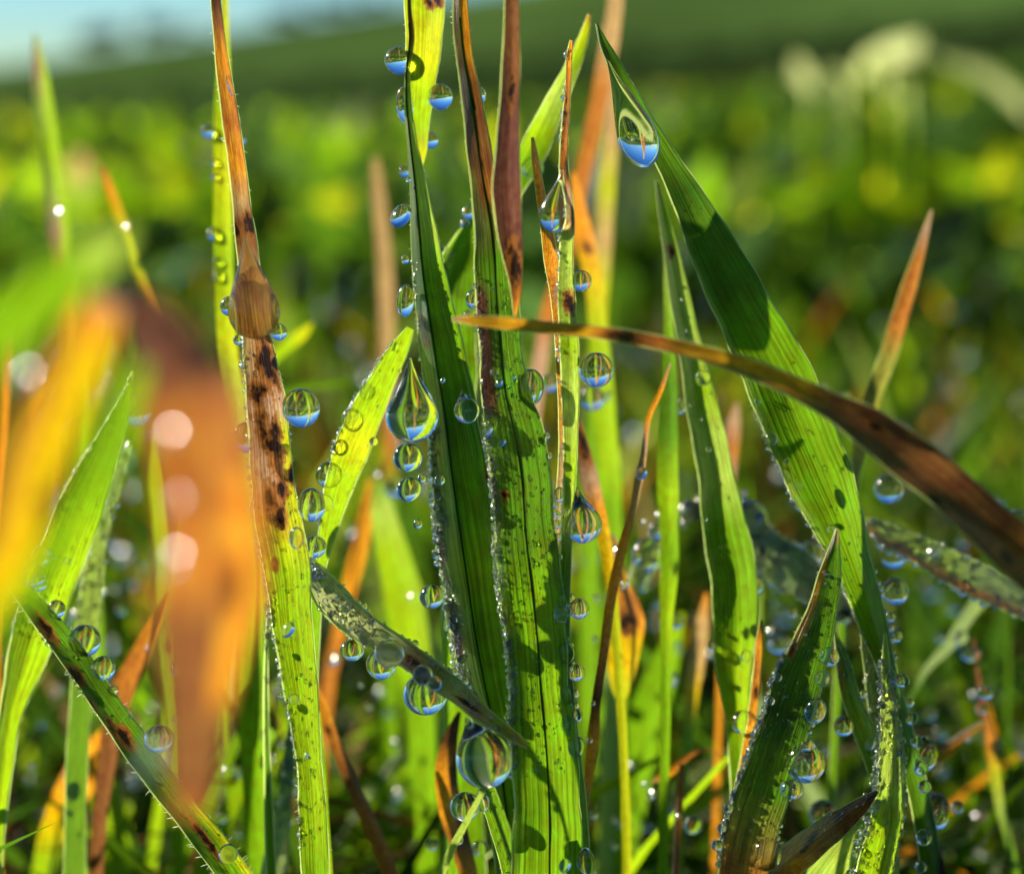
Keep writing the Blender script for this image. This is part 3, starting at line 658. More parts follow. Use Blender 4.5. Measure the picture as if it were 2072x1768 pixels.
blade('near_green_low', 'grass_leaf', 'out of focus green blade in front under the yellow one', GB,
      [(290, 740, 4.55, 20, 'gb'), (262, 820, 4.55, 40, 'gm'), (225, 910, 4.55, 44, 'gm'), (180, 1020, 4.55, 40, 'gm'), (120, 1110, 4.55, 44, 'gm'), (20, 1240, 4.55, 30, 'gm'), (-100, 1360, 4.55, 30, 'gm')], yaw=-49, fold=0.3)
blade('left_tall', 'grass_leaf', 'tall blurred blade with a whitish tip at the upper left', GB,
      [(72, 70, 12.6, 8, 'fr'), (80, 130, 12.6, 26, 'pk'), (90, 210, 12.6, 36, 'gp'), (102, 300, 12.6, 40, 'gb'), (114, 390, 12.6, 42, 'gp'), (122, 470, 12.6, 40, 'pk'), (130, 540, 12.6, 36, 'ob'), (138, 620, 12.6, 36, 'og'), (150, 740, 12.6, 36, 'gm')], yaw=-24, fold=0.6, edge=[(1, 0.1, 80, 640, 'gb')])
blade('left_thin', 'dry_grass_leaf', 'thin blurred orange tipped blade at the upper left', DB,
      [(208, 340, 12.0, 8, 'ob'), (222, 380, 12.0, 18, 'og'), (240, 430, 12.0, 20, 'ye'), (258, 485, 12.0, 18, 'gy'), (280, 550, 12.0, 18, 'gy'), (302, 610, 12.0, 16, 'og'), (330, 700, 12.0, 16, 'gb')], yaw=-24)
blade('olive_back', 'grass_leaf', 'olive blurred blade standing left of the tall sharp blade', GB,
      [(760, 320, 14.5, 12, 'ta'), (768, 400, 14.5, 26, 'ta'), (778, 500, 14.5, 28, 'ta'), (784, 620, 14.5, 30, 'ta'), (786, 760, 14.5, 28, 'ta'), (790, 900, 14.5, 28, 'ob'), (790, 1020, 14.5, 28, 'gm')], yaw=-34, m=M_DRY)
blade('node_stem', 'dry_grass_stalk', 'thin brown stem with knots bending down right of the centre', 'dry stem',
      [(1356, 735, 9.8, 5, 'pk'), (1338, 790, 9.8, 10, 'og'), (1312, 850, 9.8, 11, 'og'), (1306, 900, 9.8, 13, 'pk'), (1296, 960, 9.8, 19, 'ta'), (1284, 1020, 9.8, 16, 'ta'), (1268, 1080, 9.8, 18, 'og'), (1248, 1160, 9.8, 21, 'og'), (1234, 1240, 9.8, 21, 'og'), (1222, 1330, 9.8, 19, 'ob'), (1208, 1420, 9.8, 19, 'db'), (1202, 1500, 9.8, 26, 'og'), (1192, 1570, 9.8, 21, 'og'), (1182, 1640, 9.8, 18, 'ta'), (1176, 1740, 9.8, 16, 'ob')], yaw=-20, fold=0.4, m=M_DRY, margin=0, hairs=0)
blade('yellow_leaf', 'dry_leaf', 'yellow leaf with an orange top behind the knotty brown stem', 'leaf',
      [(1256, 1428, 10.6, 6, 'gy'), (1262, 1400, 10.6, 40, 'gy'), (1268, 1350, 10.6, 62, 'ye'), (1276, 1300, 10.6, 64, 'ye'), (1284, 1260, 10.6, 60, 'og'), (1276, 1220, 10.6, 48, 'ob'), (1262, 1180, 10.6, 30, 'og'), (1252, 1130, 10.6, 20, 'ye'), (1240, 1080, 10.7, 16, 'ta')], yaw=-44, m=M_DRY, root='none', lesions=[(1268, 1258, 24, 20)])
blade('curled_brown', 'dry_grass_leaf', 'brown curled blade turning yellow right of the slender stem', DB,
      [(1172, 850, 10.2, 10, 'db'), (1184, 910, 10.2, 28, 'br'), (1198, 970, 10.2, 38, 'pk'), (1212, 1030, 10.2, 36, 'og'), (1226, 1090, 10.2, 28, 'ye'), (1236, 1150, 10.2, 26, 'ye'), (1244, 1230, 10.2, 22, 'gy')], yaw=-24, fold=0.5, m=M_DRY, lesions=[(1182, 900, 40, 10)])
blade('low_dark', 'grass_leaf', 'dark green blade strung with drops at the lower right', GB,
      [(1694, 1070, 9.0, 6, 'ta'), (1688, 1110, 9.0, 22, 'gd'), (1678, 1170, 9.0, 46, 'gd'), (1662, 1240, 9.0, 60, 'gd'), (1640, 1310, 9.0, 76, 'gd'), (1615, 1380, 9.0, 88, 'gd'), (1594, 1450, 9.0, 94, 'gx'), (1570, 1520, 9.0, 98, 'gd'), (1545, 1600, 9.0, 98, 'gd'), (1520, 1680, 9.0, 98, 'ol'), (1498, 1790, 9.0, 100, 'ob')],
      yaw=12, fold=0.2, edge=[(-1, 0.45, 1070, 1330, 'og')], lesions=[(1602, 1318, 16, 5)], margin=1.1, hairs=2, hair_len=8)
blade('frosted_low', 'grass_leaf', 'light green blade thickly covered in fine beads at the lower right', GB,
      [(1792, 1280, 9.5, 6, 'gp'), (1798, 1350, 9.5, 22, 'gm'), (1806, 1420, 9.5, 34, 'gp'), (1816, 1500, 9.5, 50, 'gp'), (1822, 1580, 9.5, 68, 'gp'), (1818, 1660, 9.5, 84, 'gb'), (1806, 1730, 9.5, 92, 'gb'), (1796, 1800, 9.5, 96, 'gb')], yaw=-44, fold=0.5, m=M_LEAF, margin=1.6, hairs=2, hair_len=7, lesions=[])
blade('low_brown', 'dry_grass_leaf', 'red brown blade rising to the right at the bottom edge', DB,
      [(1775, 1600, 9.2, 5, 'db'), (1745, 1625, 9.2, 26, 'br'), (1700, 1660, 9.2, 42, 'br'), (1650, 1698, 9.35, 52, 'ob'), (1600, 1738, 9.5, 56, 'og'), (1550, 1785, 9.6, 60, 'br')], yaw=32, fold=0.4, m=M_DRY, margin=0.8, hairs=1, hair_len=6, lesions=[(1640, 1700, 30, 6)])
blade('low_pale', 'grass_leaf', 'smooth pale green blade under the red brown one at the bottom', GB,
      [(1768, 1640, 9.7, 8, 'gd'), (1738, 1680, 9.7, 60, 'gp'), (1700, 1730, 9.7, 90, 'gp'), (1660, 1790, 9.7, 100, 'gp')], yaw=-24, fold=0.1)
blade('low_brown_tri', 'dry_grass_leaf', 'dark red brown blade beside the beaded blade at the bottom right', DB,
      [(1868, 1600, 9.9, 6, 'db'), (1872, 1660, 9.9, 26, 'pu'), (1880, 1720, 9.9, 44, 'pu'), (1888, 1790, 9.9, 52, 'pu')], yaw=20, m=M_DRY)
blade('far_stem', 'grass_stalk', 'thin stem brown above and green below at the right edge', GB,
      [(1970, 1290, 11.2, 6, 'br'), (1982, 1380, 11.2, 12, 'br'), (1996, 1450, 11.2, 14, 'ob'), (2008, 1510, 11.2, 26, 'og'), (2016, 1570, 11.2, 26, 'gy'), (2028, 1640, 11.2, 24, 'gp'), (2048, 1720, 11.2, 18, 'gm')], yaw=-29, m=M_DRY)
blade('orange_twig', 'dry_grass_stalk', 'short orange twig lying across near the right edge', 'dry stem',
      [(1996, 1458, 10.9, 8, 'ye'), (1960, 1480, 10.9, 14, 'og'), (1920, 1506, 10.9, 15, 'ob'), (1880, 1530, 10.9, 12, 'br'), (1850, 1560, 10.9, 14, 'br')], yaw=0, round_=True, m=M_DRY)
blade('frost_mid', 'dead_leaf', 'grey green leaf crusted with dew between two upright green blades', 'leaf',
      [(1712, 1250, 10.6, 30, 'fr'), (1670, 1200, 10.6, 60, 'fr'), (1620, 1165, 10.6, 84, 'fr'), (1560, 1125, 10.6, 88, 'fr'), (1510, 1075, 10.6, 76, 'fr'), (1480, 1020, 10.7, 50, 'gp'), (1440, 1010, 10.8, 30, 'gp'), (1400, 1030, 10.9, 30, 'gp')], yaw=-5, fold=-0.4, m=M_FROST, margin=0.8, hairs=1, hair_len=7)
blade('right_leaf', 'dead_leaf', 'pale green and brown dewy leaf reaching the right edge under the brown blade', 'leaf',
      [(1748, 1050, 10.4, 10, 'gp'), (1790, 1078, 10.4, 44, 'gp'), (1850, 1108, 10.4, 54, 'gp'), (1920, 1146, 10.4, 62, 'gp'), (1990, 1180, 10.4, 66, 'fr'), (2060, 1212, 10.4, 66, 'fr'), (2140, 1250, 10.4, 60, 'fr')], yaw=-2, fold=-0.4, m=M_FROST, edge=[(-1, 0.3, 1000, 1250, 'ob')], margin=1.0, hairs=1, hair_len=7)
blade('right_pale_stem', 'grass_stalk', 'pale blurred stem slanting down left from the dewy right leaf', GB,
      [(2000, 1200, 11.5, 40, 'gp'), (1960, 1250, 11.5, 34, 'fr'), (1920, 1310, 11.5, 28, 'fr'), (1880, 1350, 11.5, 18, 'fr'), (1850, 1400, 11.5, 12, 'gd')], yaw=-34, m=M_FROST)
blade('small_fork', 'grass_leaf', 'small green blade with a pink edge between the two drop hung blades', GB,
      [(1690, 1280, 9.7, 6, 'gd'), (1706, 1340, 9.7, 26, 'gd'), (1722, 1410, 9.7, 36, 'gm'), (1744, 1470, 9.7, 42, 'gb'), (1764, 1540, 9.7, 28, 'gm'), (1782, 1610, 9.7, 16, 'gb')], yaw=10, fold=0.5, edge=[(-1, 0.4, 1300, 1420, 'ob')], margin=1.0, hairs=1, hair_len=6)
blade('small_fork_b', 'grass_leaf', 'narrow green blade with a reddish tip touching the wide dark blade', GB,
      [(1738, 1200, 9.75, 4, 'ob'), (1748, 1250, 9.75, 16, 'ob'), (1762, 1320, 9.75, 36, 'gd'), (1774, 1390, 9.75, 46, 'gd'), (1784, 1460, 9.75, 48, 'gd'), (1790, 1560, 9.75, 40, 'gm')], yaw=20, fold=0.4, margin=1.0, hairs=1, hair_len=6)
blade('foot_stem', 'grass_stalk', 'thin pale green stem under the big hanging drop', GB,
      [(985, 1590, 8.75, 7, 'gp'), (965, 1632, 8.75, 12, 'gp'), (940, 1680, 8.75, 14, 'gp'), (915, 1730, 8.75, 15, 'gp'), (888, 1800, 8.75, 15, 'gp')], yaw=-56, fold=0.6, margin=0.8, hairs=1, hair_len=5)
blade('foot_blade', 'grass_leaf', 'short green blade running down right from the big hanging drop', GB,
      [(984, 1580, 9.2, 20, 'gm'), (990, 1605, 9.2, 32, 'gm'), (1006, 1650, 9.2, 36, 'gm'), (1028, 1720, 9.2, 38, 'gm'), (1046, 1800, 9.2, 40, 'gm')], yaw=-34, fold=0.3, margin=1.0, hairs=1, hair_len=6)
blade('foot_orange', 'dry_grass_leaf', 'orange and black twisted blade behind the big hanging drop', DB,
      [(930, 1440, 10.1, 8, 'db'), (912, 1500, 10.1, 34, 'db'), (906, 1570, 10.1, 44, 'og'), (916, 1640, 10.1, 46, 'og'), (936, 1710, 10.1, 40, 'br'), (956, 1790, 10.1, 36, 'og')], yaw=-34, m=M_DRY, lesions=[(925, 1560, 50, 14), (945, 1680, 40, 14)])
blade('orange_lowleft', 'dry_grass_leaf', 'thin rusty blade slanting down right of the bright green foot', DB,
      [(638, 1385, 10.4, 6, 'og'), (655, 1430, 10.4, 18, 'og'), (680, 1500, 10.4, 24, 'ob'), (712, 1580, 10.4, 26, 'br'), (752, 1670, 10.4, 30, 'ob'), (800, 1790, 10.4, 34, 'ob')], yaw=-24, fold=0.4, m=M_DRY, lesions=[(664, 1478, 8, 6)])
blade('orange_left', 'dry_grass_leaf', 'brown folded leaf tip behind the blurred orange blade at lower left', DB,
      [(346, 1200, 11.0, 5, 'og'), (322, 1260, 11.0, 24, 'og'), (290, 1330, 11.0, 38, 'ob'), (262, 1390, 11.0, 44, 'ob'), (240, 1450, 11.0, 40, 'br'), (225, 1530, 11.0, 30, 'br')], yaw=-44, fold=0.5, m=M_DRY)
blade('orange_left_b', 'dry_grass_leaf', 'blurred orange and yellow leaf behind the dark slanting blade', DB,
      [(228, 1470, 12.0, 20, 'og'), (190, 1540, 12.0, 56, 'og'), (160, 1600, 12.0, 62, 'og'), (125, 1660, 12.0, 50, 'ye'), (100, 1740, 12.0, 40, 'gb')], yaw=-54, m=M_DRY)
blade('low_green_a', 'grass_leaf', 'blurred bright green blade at the bottom left between darker ones', GB,
      [(215, 1540, 12.2, 10, 'gb'), (222, 1620, 12.2, 50, 'gb'), (226, 1700, 12.2, 70, 'gb'), (228, 1800, 12.2, 76, 'gb')], yaw=-44)
blade('low_green_b', 'grass_leaf', 'blurred bright green blade left of the bright green foot', GB,
      [(500, 1290, 11.4, 8, 'gb'), (510, 1370, 11.4, 26, 'gb'), (520, 1450, 11.4, 24, 'gy'), (516, 1540, 11.4, 20, 'gb'), (510, 1660, 11.4, 26, 'gd')], yaw=-44)
blade('low_green_c', 'grass_leaf', 'pale beaded blade at the bottom left of the bright green foot', GB,
      [(590, 1440, 10.6, 8, 'gp'), (585, 1540, 10.6, 22, 'gd'), (575, 1640, 10.6, 30, 'fr'), (560, 1740, 10.6, 50, 'fr'), (550, 1800, 10.6, 56, 'fr')], yaw=-24, m=M_FROST)
blade('low_green_d', 'grass_leaf', 'very narrow green blade with beads at the bottom between two stalks', GB,
      [(645, 1440, 10.0, 6, 'gb'), (650, 1540, 10.0, 18, 'gm'), (656, 1660, 10.0, 20, 'gb'), (664, 1800, 10.0, 24, 'gb')], yaw=-34)
blade('back_green_a', 'grass_leaf', 'wide blurred light green blade behind the curled dewy leaf', GB,
      [(762, 960, 12.2, 10, 'gd'), (778, 1030, 12.2, 44, 'gp'), (800, 1110, 12.2, 60, 'gb'), (824, 1200, 12.2, 74, 'gb'), (848, 1290, 12.2, 84, 'gb'), (868, 1400, 12.2, 84, 'gm'), (880, 1520, 12.2, 80, 'gm')], yaw=-44)
blade('back_orange', 'dry_grass_leaf', 'blurred orange blade behind the beaded yellow green blade', DB,
      [(752, 970, 12.6, 10, 'og'), (742, 1050, 12.6, 26, 'og'), (726, 1130, 12.6, 30, 'og'), (704, 1210, 12.6, 28, 'og'), (680, 1320, 12.6, 26, 'ob')], yaw=-44, m=M_DRY)
blade('pink_back', 'dry_grass_leaf', 'blurred pinkish brown blade standing in the dark gap at the right', DB,
      [(1492, 815, 11.8, 6, 'pk'), (1488, 850, 11.8, 28, 'pk'), (1484, 910, 11.8, 30, 'ob'), (1478, 965, 11.8, 28, 'pk'), (1472, 1030, 11.8, 20, 'og'), (1468, 1120, 11.8, 16, 'og')], yaw=-39, m=M_DRY)
blade('black_orange_stem', 'dry_grass_stalk', 'orange stem with black ends beside the blade shadow at lower right', 'dry stem',
      [(1540, 1255, 9.8, 5, 'db'), (1537, 1300, 9.8, 16, 'og'), (1532, 1360, 9.8, 16, 'ob'), (1526, 1420, 9.8, 18, 'og'), (1520, 1470, 9.8, 20, 'og'), (1508, 1540, 9.8, 22, 'og'), (1490, 1640, 9.8, 24, 'gm')], yaw=-24, m=M_DRY, lesions=[(1530, 1400, 14, 5)], margin=0.6, hairs=1, hair_len=5)
blade('brown_low_stem', 'dry_grass_stalk', 'upright brown stem rising from the bottom edge right of the centre blade', 'dry stem',
      [(1380, 1545, 10.3, 10, 'br'), (1376, 1600, 10.3, 15, 'ob'), (1372, 1660, 10.3, 15, 'og'), (1369, 1720, 10.3, 15, 'br'), (1366, 1800, 10.3, 16, 'br')], yaw=0, round_=True, m=M_DRY)
blade('orange_short', 'dry_grass_leaf', 'short orange leaf piece pointing left at the upright brown stem', DB,
      [(1318, 1582, 10.5, 6, 'ta'), (1338, 1572, 10.5, 18, 'og'), (1358, 1560, 10.5, 18, 'og'), (1380, 1540, 10.5, 12, 'ob')], yaw=0, m=M_DRY)
blade('tan_lowright', 'dry_grass_leaf', 'blurred tan blade left of the shadowed green bend', DB,
      [(1430, 1200, 11.5, 8, 'og'), (1424, 1260, 11.5, 30, 'ta'), (1416, 1330, 11.5, 40, 'ta'), (1404, 1400, 11.5, 34, 'ye'), (1395, 1480, 11.5, 26, 'gm')], yaw=-44, m=M_DRY)
blade('green_lowright_a', 'grass_leaf', 'broad blurred green blade right of the knotty brown stem', GB,
      [(1380, 1240, 12.5, 10, 'gb'), (1352, 1340, 12.5, 60, 'gm'), (1320, 1440, 12.5, 80, 'gm'), (1290, 1550, 12.5, 90, 'gm'), (1260, 1680, 12.5, 90, 'gm'), (1240, 1800, 12.5, 80, 'gm')], yaw=-29)
blade('yellow_bit', 'grass_leaf', 'small blurred yellow green tip right of the tan teardrop', GB,
      [(632, 655, 12.4, 6, 'gy'), (610, 680, 12.4, 22, 'gy'), (580, 704, 12.4, 22, 'gb'), (550, 730, 12.4, 20, 'gb')], yaw=-44)
blade('green_bit', 'grass_leaf', 'thin blurred green leaf pointing right beside the largest stalk drop', GB,
      [(712, 772, 13.0, 5, 'gm'), (660, 778, 13.0, 16, 'gm'), (600, 784, 13.0, 18, 'gm'), (560, 800, 13.0, 18, 'gm')], yaw=0)
blade('left_edge_orange', 'dry_grass_leaf', 'blurred orange blade at the very left edge', DB,
      [(14, 630, 11.5, 8, 'pk'), (12, 700, 11.5, 18, 'ob'), (12, 800, 11.5, 14, 'og'), (8, 900, 11.5, 16, 'og'), (0, 1010, 11.5, 16, 'og')], yaw=-34, m=M_DRY)
blade('gap_blade_a', 'grass_leaf', 'blurred narrow green blade left of the near brown blade', GB,
      [(318, 880, 11.8, 8, 'gb'), (322, 960, 11.8, 26, 'gb'), (330, 1050, 11.8, 28, 'gb'), (336, 1150, 11.8, 26, 'gm')], yaw=-44)
blade('beaded_thin', 'grass_stalk', 'thin beaded pale stem right of the far left pointed blade', GB,
      [(262, 900, 10.5, 8, 'fr'), (240, 960, 10.5, 20, 'fr'), (222, 1030, 10.5, 16, 'fr'), (204, 1090, 10.5, 22, 'gp'), (192, 1160, 10.5, 34, 'gp'), (182, 1250, 10.5, 38, 'gp'), (170, 1370, 10.5, 36, 'gm')], yaw=-44, m=M_FROST, margin=0.8, hairs=1, hair_len=5)
blade('right_pale_arch', 'dry_leaf', 'pale yellow leaf arching out of focus at the upper right', 'leaf',
      [(2085, 235, 55, 20, 'cr'), (2050, 185, 55, 42, 'cr'), (1990, 140, 55, 46, 'cr'), (1920, 112, 55, 44, 'cr'), (1860, 100, 55, 40, 'cr'), (1800, 112, 55, 40, 'cr'), (1750, 140, 55, 30, 'cr'), (1735, 175, 55, 8, 'gm')], yaw=-44, m=M_FIELD, root='down')
for i, (x, y, s, lab) in enumerate(((1632, 142, 40, 'leftmost pale leaf of the soft light patch at upper right'), (1705, 165, 50, 'second pale leaf from the left in the light patch at upper right'), (1790, 140, 56, 'third pale leaf from the left under the arching pale leaf'), (1832, 165, 44, 'lowest right pale leaf under the arching pale leaf'))):
    blade('pale%d' % i, 'dry_leaf', lab, 'leaf', [(x - 20, y - 28, 55, 12, 'cr'), (x - 8, y - 10, 55, s, 'cr'), (x, y + 12, 55, s * 1.1, 'cr'), (x + 6, y + 40, 55, 14, 'cr'), (x + 8, y + 120, 55, 8, 'gm')], yaw=-49, m=M_FIELD, root='down')
blade('pale_bit', 'dry_leaf', 'pale oval leaf blurred at upper left beside the orange tip', 'leaf',
      [(160, 310, 40, 14, 'ta'), (164, 345, 40, 40, 'ta'), (168, 385, 40, 30, 'gp'), (170, 430, 40, 12, 'gm')], yaw=-44, m=M_FIELD)

# ---------------------------------------------------------------- water drops
def lathe(profile, seg=40):
    V = [(0, 0, profile[0][1])]
    for (r, z) in profile[1:-1]:
        for s in range(seg):
            th = 2 * math.pi * s / seg
            V.append((r * math.cos(th), r * math.sin(th), z))
    V.append((0, 0, profile[-1][1]))
    n = len(profile) - 2
    tri, quad = [], []
    for s in range(seg):
        s2 = (s + 1) % seg
        tri.append((0, 1 + s2, 1 + s)); tri.append((len(V) - 1, 1 + (n - 1) * seg + s, 1 + (n - 1) * seg + s2))
    for i in range(n - 1):
        for s in range(seg):
            s2 = (s + 1) % seg
            a, b, c, d = 1 + i * seg + s, 1 + i * seg + s2, 1 + (i + 1) * seg + s2, 1 + (i + 1) * seg + s
            quad += [(a, b, c), (a, c, d)]
    return np_mesh('water', V, tri + quad, M_WATER)
_drop_cache = {}
def drop_mesh(k):
    """k: tip distance over radius; 1 = round"""
    k = round(k, 1)
    if k in _drop_cache: return _drop_cache[k]
    prof = []
    N = 30
    if k <= 1.05:
        for i in range(N + 1):
            th = math.pi * i / N
            prof.append((math.sin(th), -math.cos(th)))
    else:
        z0 = 0.30; r0 = math.sqrt(1 - z0 * z0); m0 = -z0 / r0
        for i in range(20):
            th = math.pi * i / 19 * (math.pi / 2 + math.asin(z0)) / math.pi
            prof.append((math.sin(th), -math.cos(th)))
        h = k - z0
        for j in range(1, 20):
            t = j / 20
            r = (2 * t ** 3 - 3 * t ** 2 + 1) * r0 + (t ** 3 - 2 * t ** 2 + t) * m0 * h + (-2 * t ** 3 + 3 * t ** 2) * 0.05 + (t ** 3 - t ** 2) * (-0.15) * h
            prof.append((max(r, 0.02), z0 + h * t))
        prof.append((0, k))
    prof[0] = (0, prof[0][1]); prof[-1] = (0, prof[-1][1])
    me = lathe(prof)
    _drop_cache[k] = me
    return me
OFF = {'A': 0, 'B': 691, 'C': 1382}
def crop(code, x, y):
    s = 0.3348 if code[1] == '3' else 0.3335
    return OFF[code[0]] + x * s, (0, 588, 1176)[int(code[1]) - 1] + y * s
DROP_N = [0]
HALF = (sdir - FWD).normalized()          # the way a film of water faces when it mirrors the sun to the eye
def catches_sun(label):
    return any(w in label for w in ('ring', 'glint', 'spark', 'brilliant', 'bright white', 'soft disc')) and 'spring' not in label
def drop(code, x, y, r, Z, label, ry=None, tip=None, group=None, name='dew_drop', cat='dew drop'):
    cx, cy_ = crop(code, x, y)
    R = r * 0.334 * Z / F
    k = 1.0
    rot = 0.0
    if tip:
        tx, ty = crop(code, *tip)
        dx, dy = tx - cx, -(ty - cy_)
        k = math.hypot(dx, dy) / (r * 0.334)
        rot = math.atan2(dx, dy)
    o = bpy.data.objects.new(name, drop_mesh(k))
    COLL.objects.link(o)
    o.location = P(cx, cy_, Z)
    o.scale = (R * random.uniform(0.94, 1.06), R * random.uniform(0.85, 1.0), R * (ry / r if ry else 1.0) * random.uniform(0.93, 1.06))
    o.rotation_euler = (random.uniform(-0.2, 0.1), rot + (0 if tip else random.uniform(-0.25, 0.25)), random.uniform(0, 0.5))
    if catches_sun(label) and not tip:
        q = (HALF + Vector((random.uniform(-0.06, 0.06), random.uniform(-0.06, 0.06), random.uniform(-0.06, 0.06)))).normalized()
        o.rotation_euler = q.to_track_quat('Z', 'Y').to_euler()
        f = 0.15 if Z < 6 else 0.22 if abs(Z - FOCUS) > 0.9 else 0.6
        o.scale = (R, R, R * f)
    tag(o, label, cat, group)
    DROP_N[0] += 1
    return o
